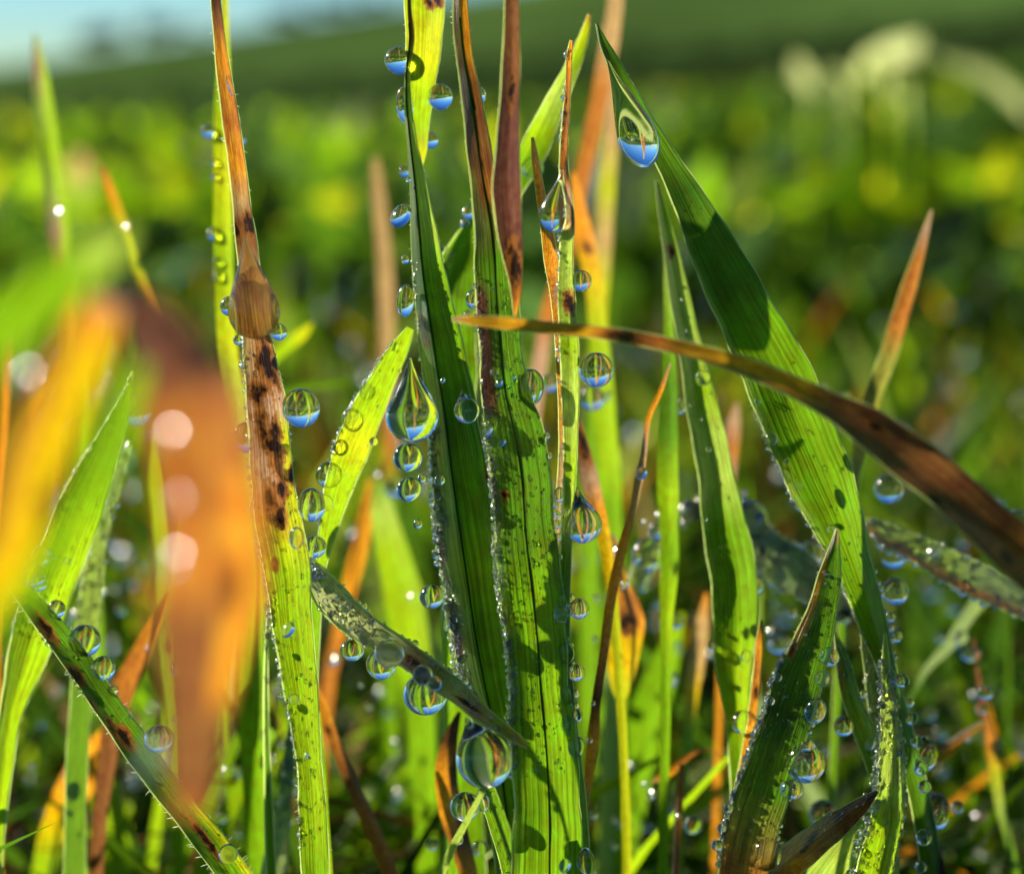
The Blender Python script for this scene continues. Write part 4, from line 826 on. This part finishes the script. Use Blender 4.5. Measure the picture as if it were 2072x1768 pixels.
for d in [
    # top left and centre
    ('A1', 1262, 800, 42, 10.7, 'blurred drop left of the pale stem high beside the brown stalk'),
    ('A1', 1455, 850, 34, 10.7, 'half hidden drop right of the brown stalk near the top'),
    ('A1', 1298, 985, 24, 10.7, 'small blurred drop on the pale stem, third from the top'),
    ('A1', 1300, 1070, 24, 10.7, 'small blurred drop on the pale stem, fourth from the top'),
    ('A1', 1298, 1420, 42, 10.7, 'pale blue drop on the left side of the pale stem at mid height'),
    ('A1', 1322, 1590, 32, 10.7, 'tiny round drop on the pale stem above the tan teardrop level'),
    ('A1', 1322, 1670, 36, 10.7, 'lowest drop on the pale stem left of the tan teardrop neck'),
    ('A1', 1395, 520, 16, 8.92, 'long thin film of water on the right edge of the brown stalk', 65),
    ('A1', 358, 1278, 42, 12.3, 'glinting drop on the tall blurred blade at upper left'),
    ('A1', 765, 1372, 38, 11.9, 'glinting drop on the thin orange tipped blade at upper left'),
    ('B1', 345, 370, 86, 9.5, 'high blue and green drop left of the bright hanging blade'),
    ('B1', 600, 590, 80, 9.6, 'drop on the right side of the bright hanging blade, tilted blue half'),
    ('B1', 535, 852, 52, 9.7, 'smaller drop lower on the right side of the bright hanging blade'),
    ('B1', 490, 1068, 28, 9.7, 'tiny drop at the point of the bright hanging blade'),
    ('B1', 385, 1040, 36, 10.2, 'faint blue drop behind the tall sharp blade near its tip'),
    ('B1', 385, 640, 52, 9.5, 'long pointed drop flowing down the left of the hanging blade', 120),
    ('B1', 360, 1310, 80, 9.4, 'round drop with bright spark left of the tall sharp blade'),
    ('B1', 385, 1575, 26, 9.4, 'very small drop left of the tall sharp blade under the round one'),
    ('B1', 818, 580, 58, 9.4, 'clear drop half behind the orange top of the centre blade'),
    ('B1', 1160, 1020, 66, 10.0, 'drop behind the tip of the orange needle leaf'),
    ('B1', 770, 1290, 42, 9.9, 'small drop left of the brown part of the centre blade'),
    ('B1', 745, 1352, 32, 10.0, 'sparkling bead at the end of the green blade behind the centre'),
    ('B1', 615, 1565, 74, 10.0, 'dark drop with blue rims on the folded green blade'),
    ('B1', 1455, 1705, 64, 9.0, 'faceted drop right of the slender stem above the brown crossing blade'),
    ('B1', 405, 1090, 18, 9.4, 'upper tiny bead on the tall sharp blade near its tip'),
    ('B1', 455, 1140, 18, 9.4, 'lower tiny bead on the tall sharp blade near its tip'),
    # left
    ('A2', 1395, 95, 62, 9.12, 'drop peeking out left behind the tan teardrop'),
    ('A2', 1690, 250, 54, 9.02, 'small drop with blue base at the lower right of the tan teardrop'),
    ('A2', 1448, 300, 34, 9.12, 'tiny drop under the tan teardrop on its left'),
    ('A2', 1826, 712, 118, 8.97, 'largest round drop right of the brown stalk, full of grass reflections'),
    ('A2', 835, 725, 96, 10.2, 'blurred drop beside the point of the far left green blade'),
    ('A2', 1505, 890, 95, 9.12, 'clear drop left of the brown stalk below the torn bark'),
    ('A2', 2058, 945, 48, 9.5, 'third bead from the top left of the glowing yellow green blade'),
    ('A2', 1995, 1118, 76, 9.5, 'big bead lowest on the left of the glowing yellow green blade'),
    ('A2', 1890, 1300, 88, 9.02, 'drop right of the brown stalk foot with a blue curved base', 110),
    ('A2', 1968, 1290, 52, 9.5, 'drop peeking out behind the one at the stalk foot'),
    ('A2', 1908, 1555, 72, 9.12, 'drop below the one at the stalk foot beside the green blade'),
    ('A2', 1545, 1315, 36, 9.02, 'faint small drop left of the brown stalk foot'),
    ('A2', 1800, 1500, 46, 8.77, 'green glowing drop on the face of the stalk where it turns green', 66),
    ('A2', 755, 940, 36, 10.9, 'ring shaped blurred drop right of the far left pointed blade'),
    ('A2', 690, 1150, 34, 10.5, 'soft drop on the thin beaded stem at left'),
    ('A2', 595, 1380, 26, 10.5, 'small sparkling drop lower on the thin beaded stem at left'),
    ('A2', 575, 1530, 46, 10.6, 'bright white drop on the thin beaded stem at left'),
    ('A2', 245, 1610, 56, 9.8, 'blue based drop left of the two bright green beads'),
    ('A2', 300, 1600, 34, 9.75, 'bright green bead on the far left pointed blade'),
    ('A2', 405, 1635, 26, 9.75, 'smaller bright green bead on the far left pointed blade'),
    ('A2', 205, 1725, 74, 8.95, 'grassy drop at the upper end of the dark speckled blade'),
    ('A2', 150, 510, 64, 4.82, 'blurred ring of light on the soft green blade at the left edge'),
    ('A2', 1045, 1635, 96, 4.82, 'brightest blurred ring drop on the near orange blade'),
    ('A2', 1070, 1275, 64, 4.82, 'faint blurred ring drop in the middle of the near orange blade'),
    ('A2', 1035, 870, 64, 4.82, 'faint yellow ring drop high on the near orange blade'),
    # centre
    ('B2', 388, 62, 52, 9.45, 'long drop hugging the left edge of the tall sharp blade', 96),
    ('B2', 805, 55, 50, 9.3, 'drop half hidden by the centre blade above the crossing blade', 66),
    ('B2', 785, 150, 56, 9.6, 'flat blue drop behind the tip of the crossing brown blade', 40),
    ('B2', 690, 222, 34, 9.6, 'little blue drop left below the tip of the crossing brown blade'),
    ('B2', 155, 612, 52, 9.5, 'topmost large bead left of the glowing yellow green blade'),
    ('B2', 315, 338, 30, 9.5, 'small bead high on the left of the glowing yellow green blade'),
    ('B2', 62, 780, 66, 9.5, 'second large bead from the top left of the glowing yellow green blade'),
    ('B2', 402, 1012, 88, 9.05, 'round drop just under the largest teardrop'),
    ('B2', 408, 1206, 76, 9.05, 'second round drop under the largest teardrop'),
    ('B2', 462, 1415, 30, 9.1, 'small round bead on the left beaded edge below the two drops'),
    ('B2', 1142, 590, 82, 9.0, 'tall drop standing out right of the centre blade', 122),
    ('B2', 1545, 482, 106, 8.95, 'big round drop right of the slender stem under the crossing blade'),
    ('B2', 1262, 560, 56, 10.8, 'blurred blue drop behind the orange needle'),
    ('B2', 1520, 650, 76, 10.8, 'blurred blue drop below the big round drop of the slender stem'),
    ('B2', 1610, 640, 40, 10.8, 'bright green glinting drop right of the blurred blue one'),
    ('B2', 1320, 1240, 34, 9.1, 'small drop left of the slender stem above the long teardrop', 48),
    ('B2', 1300, 1355, 28, 9.1, 'small drop left of the slender stem beside the long teardrop'),
    ('B2', 1272, 1640, 42, 9.05, 'long drop on the right edge of the centre blade', 96),
    ('B2', 195, 915, 26, 9.45, 'round bead lying on the face of the glowing yellow green blade'),
    ('B2', 225, 705, 13, 9.45, 'tiny bead on the upper face of the glowing yellow green blade'),
    ('B2', 215, 1125, 24, 12.2, 'small ringed drop blurred right of the glowing yellow green blade'),
    ('B2', 320, 1200, 56, 12.0, 'blurred blue drop behind the second round drop'),
    ('B2', 595, 1150, 32, 9.1, 'clear bead on the face of the tall sharp blade'),
    ('B2', 485, 1140, 26, 9.1, 'clear bead on the left edge of the tall sharp blade near the two drops'),
    ('B2', 615, 545, 20, 9.2, 'small sparkling bead on the tall sharp blade above the pointed drop'),
    ('B2', 925, 495, 22, 8.85, 'small bead high on the face of the centre blade'),
    ('B2', 955, 560, 30, 8.85, 'clear bead on the face of the centre blade above the sparks'),
    ('B2', 885, 850, 40, 8.85, 'brightly sparkling drop on the left of the centre blade face'),
    ('B2', 975, 920, 28, 8.85, 'clear bead right of the sparkling drop on the centre blade'),
    ('B2', 1820, 1110, 42, 9.75, 'sparkling drop on the knot of the thin brown stem'),
    ('B2', 2060, 700, 28, 9.9, 'tall thin bead on the left edge of the light green blade', 50),
    ('B2', 1870, 1600, 105, 10.7, 'blurred big drop with blue base right of the knotty stem'),
    ('B2', 1925, 1450, 60, 10.7, 'blurred blue drop above the big one right of the knotty stem'),
    ('B2', 1835, 1400, 20, 10.6, 'left of two ringed beads right of the knotty stem'),
    ('B2', 1920, 1358, 22, 10.6, 'right of two ringed beads right of the knotty stem'),
    ('B2', 1660, 1580, 34, 10.3, 'yellow sparkling drop left of the knotty stem'),
    ('B2', 1790, 1615, 36, 10.3, 'gold rimmed drop on a branch of the knotty stem'),
    ('B2', 1045, 525, 20, 8.9, 'white sparkle bead at the right edge of the centre blade'),
    # right
    ('C2', 122, 530, 50, 9.9, 'drop on the light green blade below the crossing brown blade'),
    ('C2', 535, 900, 40, 9.5, 'blue based drop on the left edge of the wide dark blade'),
    ('C2', 155, 962, 18, 9.85, 'tiny bead on the face of the light green blade'),
    ('C2', 455, 672, 20, 9.5, 'tiny bead on the wide dark blade close under the crossing blade'),
    ('C2', 630, 1030, 15, 9.5, 'tiny bead on the left edge of the wide dark blade below the blue drop'),
    ('C2', 705, 1180, 24, 9.5, 'clear bead on the left edge of the wide dark blade, lowest of three'),
    ('C2', 895, 1445, 26, 9.3, 'clear bead capping the orange tip of the dark drop hung blade'),
    ('C2', 405, 1390, 112, 10.6, 'big blurred shining drop at the top of the crusted leaf'),
    ('C2', 300, 1370, 42, 10.5, 'small blue drop beside the big shining one on the crusted leaf'),
    ('C2', 780, 1600, 76, 10.6, 'blurred drop with blue base at the right end of the crusted leaf'),
    ('C2', 1250, 1200, 92, 10.4, 'blue based drop hanging under the crossing brown blade'),
    ('C2', 2012, 1350, 38, 10.6, 'ringed glinting drop at the right edge under the crossing blade'),
    ('C2', 2040, 1420, 88, 10.4, 'large blue based drop cut by the right edge'),
    ('C2', 1280, 1600, 84, 10.4, 'blue based drop under the pale leaf at the right'),
    ('C2', 1520, 1575, 46, 10.2, 'brilliant white glinting drop on the pale right leaf'),
    ('C2', 980, 645, 46, 8.05, 'flattened bead lying on the top edge of the crossing blade, right one', 30),
    ('C2', 840, 592, 42, 8.05, 'flattened bead lying on the top edge of the crossing blade, left one', 26),
    # lower left
    ('A3', 240, 15, 46, 8.95, 'small drop at the upper end of the dark speckled blade'),
    ('A3', 342, 168, 56, 8.9, 'drop second from the top on the dark speckled blade'),
    ('A3', 512, 358, 98, 8.9, 'largest round drop resting on the dark speckled blade'),
    ('A3', 625, 524, 72, 8.9, 'second largest round drop resting on the dark speckled blade'),
    ('A3', 682, 655, 32, 8.95, 'small drop below the two large ones on the dark speckled blade'),
    ('A3', 755, 770, 15, 8.95, 'upper pin head bead on the dark speckled blade'),
    ('A3', 788, 815, 16, 8.95, 'lower pin head bead on the dark speckled blade'),
    ('A3', 960, 950, 88, 8.9, 'drop on the dark speckled blade half veiled by the near orange blade'),
    ('A3', 1380, 1645, 56, 8.95, 'oval drop near the lower end of the dark speckled blade', 66),
    ('A3', 900, 1075, 84, 4.82, 'large blurred ring drop in front of the dark speckled blade'),
    ('A3', 625, 70, 30, 11.0, 'blurred ring drop near the top of the lower left area'),
    ('A3', 435, 205, 38, 11.0, 'bright blurred ring drop above the largest drop of the speckled blade'),
    ('A3', 920, 770, 22, 6.6, 'green and orange blurred ring left of the near orange blade'),
    ('A3', 510, 855, 34, 11.8, 'blurred pink ring drop under the dark speckled blade, topmost of four'),
    ('A3', 480, 970, 32, 11.8, 'blurred ring drop under the dark speckled blade, second of four'),
    ('A3', 478, 1070, 32, 11.8, 'blurred ring drop under the dark speckled blade, third of four'),
    ('A3', 395, 1168, 32, 11.8, 'blurred ring drop under the dark speckled blade, lowest of four'),
    ('A3', 115, 270, 54, 10.6, 'blurred blue based drop at the far left under the speckled blade'),
    ('A3', 1740, 292, 52, 8.82, 'bead standing in for a drop shadow with green spark on the bright green foot'),  # water bead stands in for a drop's round cast shadow and its bright spot
    ('A3', 1780, 712, 34, 8.87, 'smaller dark rimmed bead lower on the bright green foot'),
    ('A3', 1525, 665, 22, 11.0, 'upper of two white sparkling drops left of the bright green foot'),
    ('A3', 1490, 705, 28, 11.0, 'lower of two white sparkling drops left of the bright green foot'),
    ('A3', 1455, 1150, 40, 11.6, 'blurred blue drop left of the bright green foot, upper'),
    ('A3', 1560, 1285, 36, 11.6, 'blurred blue drop left of the bright green foot, middle'),
    ('A3', 1445, 1510, 34, 11.6, 'blurred blue drop left of the bright green foot, lower'),
    ('A3', 1340, 1140, 30, 11.4, 'pale blurred sparkle right of the near orange blade foot'),
    ('A3', 1850, 1050, 20, 8.82, 'white sparkling bead on the bright green foot'),
    ('A3', 1705, 680, 26, 9.02, 'clear bead on the left edge of the bright green foot'),
    ('A3', 1665, 365, 18, 9.02, 'tiny bead on the left edge of the bright green foot near the top'),
    # lower centre
    ('B3', 545, 92, 76, 9.15, 'round grassy drop left of the tall sharp blade foot'),
    ('B3', 290, 435, 92, 8.86, 'dark round drop lying on the curled dewy leaf'),
    ('B3', 492, 565, 62, 8.82, 'brown tinted drop on the curled dewy leaf'),
    ('B3', 562, 615, 46, 8.76, 'small golden drop in front of the brown tinted one'),
    ('B3', 65, 415, 72, 9.12, 'blue drop under the upper end of the curled dewy leaf'),
    ('B3', 240, 500, 98, 9.1, 'blue based drop hanging under the curled leaf below the dark drop'),
    ('B3', 508, 680, 132, 9.02, 'large lens shaped drop hanging under the middle of the curled leaf'),
    ('B3', 640, 575, 46, 9.1, 'small amber drop between the curled leaf and the tall blade foot', 62),
    ('B3', 1325, 200, 42, 8.95, 'drop at the right edge of the centre blade near the big leaf fold', 56),
    ('B3', 1436, 165, 66, 9.1, 'round drop right of the slender dark stem at mid height'),
    ('B3', 1358, 430, 52, 9.0, 'oval drop on the slender dark stem', 66),
    ('B3', 1418, 550, 56, 9.15, 'round drop right of the slender dark stem, lower'),
    ('B3', 1352, 680, 36, 9.0, 'narrow drop at the right edge of the centre blade', 70),
    ('B3', 1366, 860, 24, 9.0, 'cluster bead low on the right edge of the centre blade', 44),
    ('B3', 1420, 1000, 54, 9.0, 'dark green drop at the right edge of the centre blade foot', 64),
    ('B3', 1478, 1690, 50, 9.0, 'tall dark drop at the bottom right of the centre blade', 88),
    ('B3', 1350, 1715, 46, 8.85, 'bead with bright spark on the foot of the centre blade'),
    ('B3', 745, 1360, 88, 9.0, 'clear drop behind the thin pale stem at the bottom'),
    ('B3', 850, 1330, 46, 9.05, 'small blue rimmed drop right of the thin pale stem', 60),
    ('B3', 548, 1590, 36, 10.3, 'soft clear drop left of the thin pale stem'),
    ('B3', 705, 1560, 34, 9.2, 'small clear bead on the orange and black blade'),
    ('B3', 835, 1610, 46, 10.0, 'pale drop at the bottom right of the orange and black blade'),
    ('B3', 415, 90, 26, 11.4, 'faint ringed bead between the round grassy drop and the leaf'),
    ('B3', 1535, 95, 18, 10.3, 'upper white bead beside the knotty stem'),
    ('B3', 1530, 345, 18, 10.3, 'middle white bead beside the knotty stem'),
    ('B3', 1520, 735, 15, 9.7, 'tiny bead on the dark part of the knotty stem'),
    ('B3', 1500, 960, 18, 9.7, 'tiny bead on the lower knot of the brown stem'),
    ('B3', 1710, 18, 34, 9.9, 'gold glinting drop on top of the yellow leaf'),
    ('B3', 2025, 245, 44, 11.0, 'blurred blue drop left of the shadowed green bend'),
    ('B3', 1715, 1470, 40, 11.6, 'blurred blue drop at the lower right of the centre'),
    ('B3', 1870, 1285, 40, 10.6, 'white glinting drop under the short orange leaf piece'),
    ('B3', 1830, 1225, 22, 10.6, 'tiny ringed bead above the white glinting drop'),
    ('B3', 2030, 1415, 24, 10.2, 'ringed bead on the upright brown stem'),
    ('B3', 1525, 1405, 28, 10.6, 'blurred blue bead at the foot of the knotty stem'),
    ('B3', 420, 1070, 40, 12.8, 'faint soft disc of a far drop left of the big hanging drop'),
    # lower right
    ('C3', 425, 25, 64, 10.2, 'blue based drop on the right of the shadowed green bend'),
    ('C3', 1280, 62, 80, 10.0, 'large blue based drop right of the wide dark blade foot'),
    ('C3', 1180, 212, 38, 9.9, 'left of two small blue drops under the large one'),
    ('C3', 1255, 215, 32, 9.9, 'right of two small blue drops under the large one'),
    ('C3', 1285, 330, 42, 9.8, 'round blue based drop above the light beaded blade'),
    ('C3', 885, 455, 62, 8.95, 'topmost drop on the right edge of the dark drop hung blade'),
    ('C3', 845, 588, 50, 8.95, 'second drop on the right edge of the dark drop hung blade'),
    ('C3', 800, 782, 62, 8.95, 'third drop, oval, on the right edge of the dark drop hung blade', 86),
    ('C3', 740, 1092, 122, 8.95, 'largest drop on the right edge of the dark drop hung blade'),
    ('C3', 658, 1256, 74, 8.95, 'drop directly below the largest on the dark drop hung blade', 62),
    ('C3', 505, 1648, 96, 8.95, 'big drop near the bottom edge on the dark drop hung blade', 112),
    ('C3', 1325, 600, 46, 9.5, 'clear drop on the right edge of the light beaded blade, upper'),
    ('C3', 1385, 830, 44, 9.5, 'ringed drop on the right edge of the light beaded blade'),
    ('C3', 1410, 965, 38, 9.6, 'blue drop on the right edge of the light beaded blade, middle'),
    ('C3', 1462, 1040, 78, 9.8, 'tall clear drop right of the light beaded blade', 116),
    ('C3', 1440, 1130, 44, 9.6, 'small drop overlapping the foot of the tall clear drop'),
    ('C3', 1462, 1240, 40, 9.6, 'small blue drop right of the light beaded blade, lower'),
    ('C3', 1530, 1390, 90, 9.9, 'large pale drop with blue base at the lower right', 116),
    ('C3', 1455, 1545, 50, 9.6, 'drop with blue base on the dark red blade at bottom right'),
    ('C3', 1660, 1362, 38, 10.2, 'small drop at the end of the beaded thread at lower right'),
    ('C3', 385, 452, 38, 9.9, 'drop left of the orange and black stem'),
    ('C3', 365, 850, 76, 9.8, 'big clear drop left of the orange and black stem foot'),
    ('C3', 970, 875, 60, 9.7, 'drop with blue base left of the small forked blade'),
    ('C3', 590, 385, 76, 10.9, 'wide blurred blue drop behind the dark drop hung blade', 60),
    ('C3', 1740, 440, 62, 11.2, 'blurred blue drop between the thin stem and the pale stem', 46),
    ('C3', 525, 298, 32, 10.6, 'ringed bead above the wide blurred blue drop'),
    ('C3', 1370, 735, 30, 9.8, 'glinting ringed bead right of the light beaded blade'),
    ('C3', 845, 1400, 84, 10.2, 'faint large drop behind the red brown blade'),
    ('C3', 1790, 1420, 50, 12.0, 'soft disc of a blurred drop at the lower right'),
    ('C3', 180, 385, 36, 10.0, 'blue drop on the left edge of the shadowed green bend'),
    ('C3', 1088, 682, 30, 9.65, 'white glinting drop on the small forked blade, upper'),
    ('C3', 1132, 982, 38, 9.65, 'brilliant white drop on the small forked blade, lower'),
    ('C3', 1495, 800, 44, 11.4, 'blurred bright white oval drop at the right', 80),
    ('C3', 1680, 340, 42, 11.4, 'blurred pale blue drop on the pale slanting stem'),
    ('C3', 60, 1470, 56, 10.6, 'blurred blue drop left of the dark drop hung blade foot'),
    ('C3', 660, 190, 30, 10.4, 'clear bead at the lower edge of the crusted leaf'),
    ('C3', 1440, 1722, 34, 9.8, 'small bead on the dark red blade at the bottom edge'),
    ('C3', 1100, 1290, 18, 9.4, 'tiny ringed bead near the point of the red brown blade'),
    ('C3', 1800, 770, 36, 11.1, 'faint blue drop on the thin stem near the right edge'),
    ('C3', 272, 1370, 32, 8.95, 'topmost large bead on the lower left edge of the dark drop hung blade'),
    ('C3', 235, 1488, 26, 8.95, 'second large bead on the lower left edge of the dark drop hung blade'),
    ('C3', 205, 1592, 34, 8.95, 'lowest large bead on the left edge of the dark drop hung blade'),
    ('C3', 575, 580, 24, 8.95, 'small bead high on the left edge of the dark drop hung blade'),
    ('C3', 530, 722, 26, 8.95, 'second small bead on the left edge of the dark drop hung blade'),
]:
    drop(*d[:6], ry=d[6] if len(d) > 6 else None)
# drops with a drawn out point
tan_drop = drop('A2', 1540, 125, 166, 8.92, 'tan teardrop wrapped round the brown stalk', tip=(1495, -330))
tan_drop.data = tan_drop.data.copy()
tan_drop.data.materials[0] = M_TANWATER
drop('B2', 428, 765, 158, 9.0, 'largest clear teardrop, hanging left of the tall sharp blade', tip=(425, 385))
drop('B1', 1295, 1305, 104, 8.95, 'clear teardrop hanging from the slender stem near the top', tip=(1335, 1040))
drop('B2', 1462, 1420, 112, 9.0, 'long teardrop clinging to the slender stem at mid height', tip=(1425, 1190))
drop('B2', 760, 728, 76, 9.05, 'pointed drop between the two central blades', tip=(728, 600))
drop('B3', 862, 1068, 182, 8.8, 'very large hanging drop with a green leaf seen inside', tip=(745, 800))
drop('B1', 1800, 840, 122, 9.27, 'slanting drop held under the tip of the wide dark blade', ry=185, tip=(1672, 520))
drop('C3', 740, 1000, 60, 9.05, 'blue topped water cap above the largest drop of the dark blade', tip=(700, 930))

# chains of beads along blade edges
ORD = ['first', 'second', 'third', 'fourth', 'fifth', 'sixth', 'seventh', 'eighth', 'ninth', 'tenth', 'eleventh', 'twelfth', 'thirteenth', 'fourteenth', 'fifteenth', 'sixteenth', 'seventeenth', 'eighteenth', 'nineteenth', 'twentieth']
def small_drop(p, R, label, group=None, name='dew_bead'):
    o = bpy.data.objects.new(name, drop_mesh(1.0)); COLL.objects.link(o)
    o.location = p; o.scale = (R * random.uniform(0.9, 1.1), R, R * random.uniform(0.95, 1.15))
    tag(o, label, 'dew bead', group)
def chain(key, side, y0, y1, n, r0, r1, where):
    e = BLADES[key][side]
    ys = [PX(q)[1] for q in e]
    got = 0
    cand = sorted(random.uniform(y0, y1) for _ in range(n))
    for yy in cand:
        i = min(range(len(e)), key=lambda j: abs(ys[j] - yy))
        mid = BLADES[key]['mid'][i]
        out = (e[i] - mid).normalized()
        R = random.uniform(r0, r1) ** 1.0 * FOCUS / F
        small_drop(e[i] + out * R * 0.7, R, f'{ORD[got % 20]} small bead from the top along {where}', f'beads along {where}')
        got += 1
chain('left_main', 'l', 880, 1400, 18, 3, 7, 'the left edge of the tall sharp blade')
chain('centre', 'r', 860, 1450, 14, 4, 11, 'the right edge of the centre blade')
chain('centre', 'l', 520, 860, 10, 2.5, 5, 'the upper left edge of the centre blade')
chain('low_dark', 'l', 1300, 1700, 16, 3, 7, 'the left edge of the dark drop hung blade')
chain('low_dark', 'r', 1400, 1720, 14, 3, 6, 'the right edge of the dark drop hung blade')
chain('frosted_low', 'r', 1330, 1740, 14, 4, 9, 'the right edge of the light beaded blade')
chain('frosted_low', 'l', 1300, 1740, 14, 3, 8, 'the left edge of the light beaded blade')
chain('stalk', 'r', 690, 1000, 12, 2, 4, 'the right edge of the brown stalk')
chain('stalk', 'l', 900, 1300, 10, 3, 7, 'the left edge of the brown stalk')
chain('left_diag', 'l', 1250, 1500, 10, 2, 5, 'the upper edge of the dark speckled blade')
chain('thin_stem', 'r', 1200, 1500, 10, 4, 10, 'the right side of the slender dark stem')
chain('bent_leaf', 'l', 1200, 1480, 16, 3, 8, 'the lower edge of the curled dewy leaf')
chain('frost_mid', 'r', 1040, 1200, 12, 5, 12, 'the edge of the crusted leaf')
chain('right_leaf', 'l', 1080, 1220, 12, 4, 9, 'the edge of the pale right leaf')
chain('left_green', 'l', 900, 1200, 10, 2, 5, 'the left edge of the far left pointed blade')
chain('wide_right', 'r', 1150, 1400, 12, 4, 10, 'the right side of the wide dark blade foot')

# fine dew: far too many beads to count
def ico():
    import bmesh
    bm = bmesh.new(); bmesh.ops.create_icosphere(bm, subdivisions=2, radius=1)
    V = np.array([v.co[:] for v in bm.verts]); Fq = np.array([[v.index for v in f.verts] for f in bm.faces]); bm.free()
    return V, Fq
IV, IF = ico()
def flat_beads(n, share):
    """per bead a 3 x 3 shape; a share of them flattened and facing so that they mirror the sun"""
    M = np.repeat(np.eye(3)[None], n, 0)
    for i in range(n):
        if random.random() < share:
            q = (HALF + Vector((random.gauss(0, 0.12), random.gauss(0, 0.12), random.gauss(0, 0.12)))).normalized()
            Q = np.array(q.to_track_quat('Z', 'Y').to_matrix())
            M[i] = Q @ np.diag([1.1, 1.1, 0.3]) @ Q.T
    return M
def dew_on(keys, label):
    P_, R_ = [], []
    for (key, y0, y1, n, rmin, rmax, u0, u1) in keys:
        b = BLADES[key]; mid = b['mid']
        ok = [i for i in range(len(mid)) if y0 <= PX(mid[i])[1] <= y1]
        if not ok: continue
        for _ in range(int(n * 2.3)):
            i = random.choice(ok)
            u = random.uniform(u0, u1)
            e = b['r'][i] if u > 0 else b['l'][i]
            j = min(i + 1, len(mid) - 1)
            base = mid[i].lerp(e, abs(u)).lerp(mid[j].lerp(b['r'][j] if u > 0 else b['l'][j], abs(u)), random.random())
            r = (rmin + (rmax - rmin) * random.random() ** 2.5) * FOCUS / F
            P_.append(base + b['n'][i] * r * 0.7 * random.choice((1, 1, 1, -1))); R_.append(r)
    n = len(P_)
    V = (np.array([p[:] for p in P_])[:, None, :] + np.einsum('nij,kj->nki', flat_beads(n, 0.45), IV) * np.array(R_)[:, None, None]).reshape(-1, 3)
    Fq = (np.arange(n)[:, None, None] * len(IV) + IF[None]).reshape(-1, 3)
    tag(link('fine_dew', np_mesh('fine_dew', V, Fq, M_BEAD)), label, 'dew', kind='stuff')
dew_on([('centre', 860, 1560, 330, 1.5, 6, -1.12, -0.9), ('left_main', 840, 1420, 420, 1.5, 8, -1.2, -0.7), ('left_main', 500, 850, 90, 1, 4, -1.1, -0.8), ('centre', 560, 1560, 420, 1.2, 5, -1, 1), ('centre', 600, 1500, 260, 1.5, 5, -1, -0.75), ('left_main', 860, 1400, 260, 1.5, 7, -1, -0.45), ('left_main', 500, 1400, 160, 1, 4, -1, 1)], 'fine beads of dew sprinkled over the centre and tall sharp blades')
dew_on([('low_dark', 1300, 1760, 260, 1.5, 6, -1.15, -0.95), ('frosted_low', 1330, 1790, 110, 2, 8, -1.3, -0.9), ('frosted_low', 1340, 1800, 260, 2, 8, -1.1, 1.1), ('low_dark', 1150, 1780, 220, 1, 4, -1, 1), ('small_fork', 1290, 1600, 80, 1.5, 5, -1.1, 1.1), ('small_fork_b', 1220, 1500, 90, 1.5, 6, -1.1, 1.1), ('low_brown', 1600, 1780, 100, 1, 4, -1, 1)], 'fine beads of dew crusting the light blade at lower right')
dew_on([('frost_mid', 1000, 1300, 520, 3, 12, -1.1, 1.1), ('right_leaf', 1050, 1300, 360, 2, 9, -1.1, 1.1)], 'coarse beads of dew crusting the grey leaf and the pale right leaf')
dew_on([('bent_leaf', 1150, 1500, 200, 1.5, 6, -1.1, 1.1), ('bent_leaf', 1150, 1290, 50, 5, 12, -0.8, 0.8)], 'beads of dew crusting the curled leaf')
dew_on([('stalk', 640, 1700, 160, 1, 5, -1.15, -0.9), ('mid_yellow', 680, 1150, 80, 1.5, 5, -1.15, -0.95), ('wide_right', 800, 1300, 90, 1, 5, -1.1, -0.95), ('thin_stem', 100, 1400, 90, 1.2, 5, -1.4, -0.9), ('left_green', 760, 1300, 110, 1.5, 5, -1.1, -0.9), ('stalk', 700, 1700, 240, 1, 4.5, -1, 1), ('left_green', 760, 1300, 120, 1.5, 5, -1, 1), ('beaded_thin', 900, 1300, 120, 3, 9, -1, 1), ('mid_yellow', 680, 1150, 60, 1, 4, -1, 1), ('wide_right', 400, 1200, 70, 1, 4, -1, 1), ('thin_stem', 100, 1400, 90, 1, 4, -1, 1),
         ('low_green_c', 1450, 1790, 140, 3, 9, -1, 1), ('green_second', 500, 1400, 50, 1, 5, -1, 1), ('left_diag', 1200, 1780, 70, 1, 4, -1, 1), ('foot_stem', 1580, 1780, 30, 1, 3, -1, 1), ('foot_blade', 1560, 1780, 70, 1, 4, -1, 1)], 'scattered fine beads of dew on the brown stalk and neighbouring blades')
# dew in the turf behind: soft discs of light
def field_dew(n, r0, r1, h0, h1, s0, s1, label):
    X, Y = annulus(n, r0, r1, -0.4, 0.4, p=0.7)
    Z = height(X, Y) + rng.uniform(h0, h1, n)
    R = rng.uniform(s0, s1, n)
    V = (np.stack([X, Y, Z], 1)[:, None, :] + np.einsum('nij,kj->nki', flat_beads(n, 0.4), IV) * R[:, None, None]).reshape(-1, 3)
    Fq = (np.arange(n)[:, None, None] * len(IV) + IF[None]).reshape(-1, 3)
    tag(link('distant_dew', np_mesh('distant_dew', V, Fq, M_BEAD)), label, 'dew', kind='stuff')
field_dew(520, 10.2, 15, 1.2, 4.3, 0.015, 0.05, 'drops of dew hung through the dark tangle between the sharp stems')
field_dew(500, 12, 50, 0.8, 3.8, 0.03, 0.09, 'drops of dew all through the turf behind the sharp blades')
field_dew(260, 50, 300, 2, 5, 0.06, 0.16, 'drops of dew over the middle field')
print('drops', DROP_N[0], 'objects', len(bpy.data.objects))
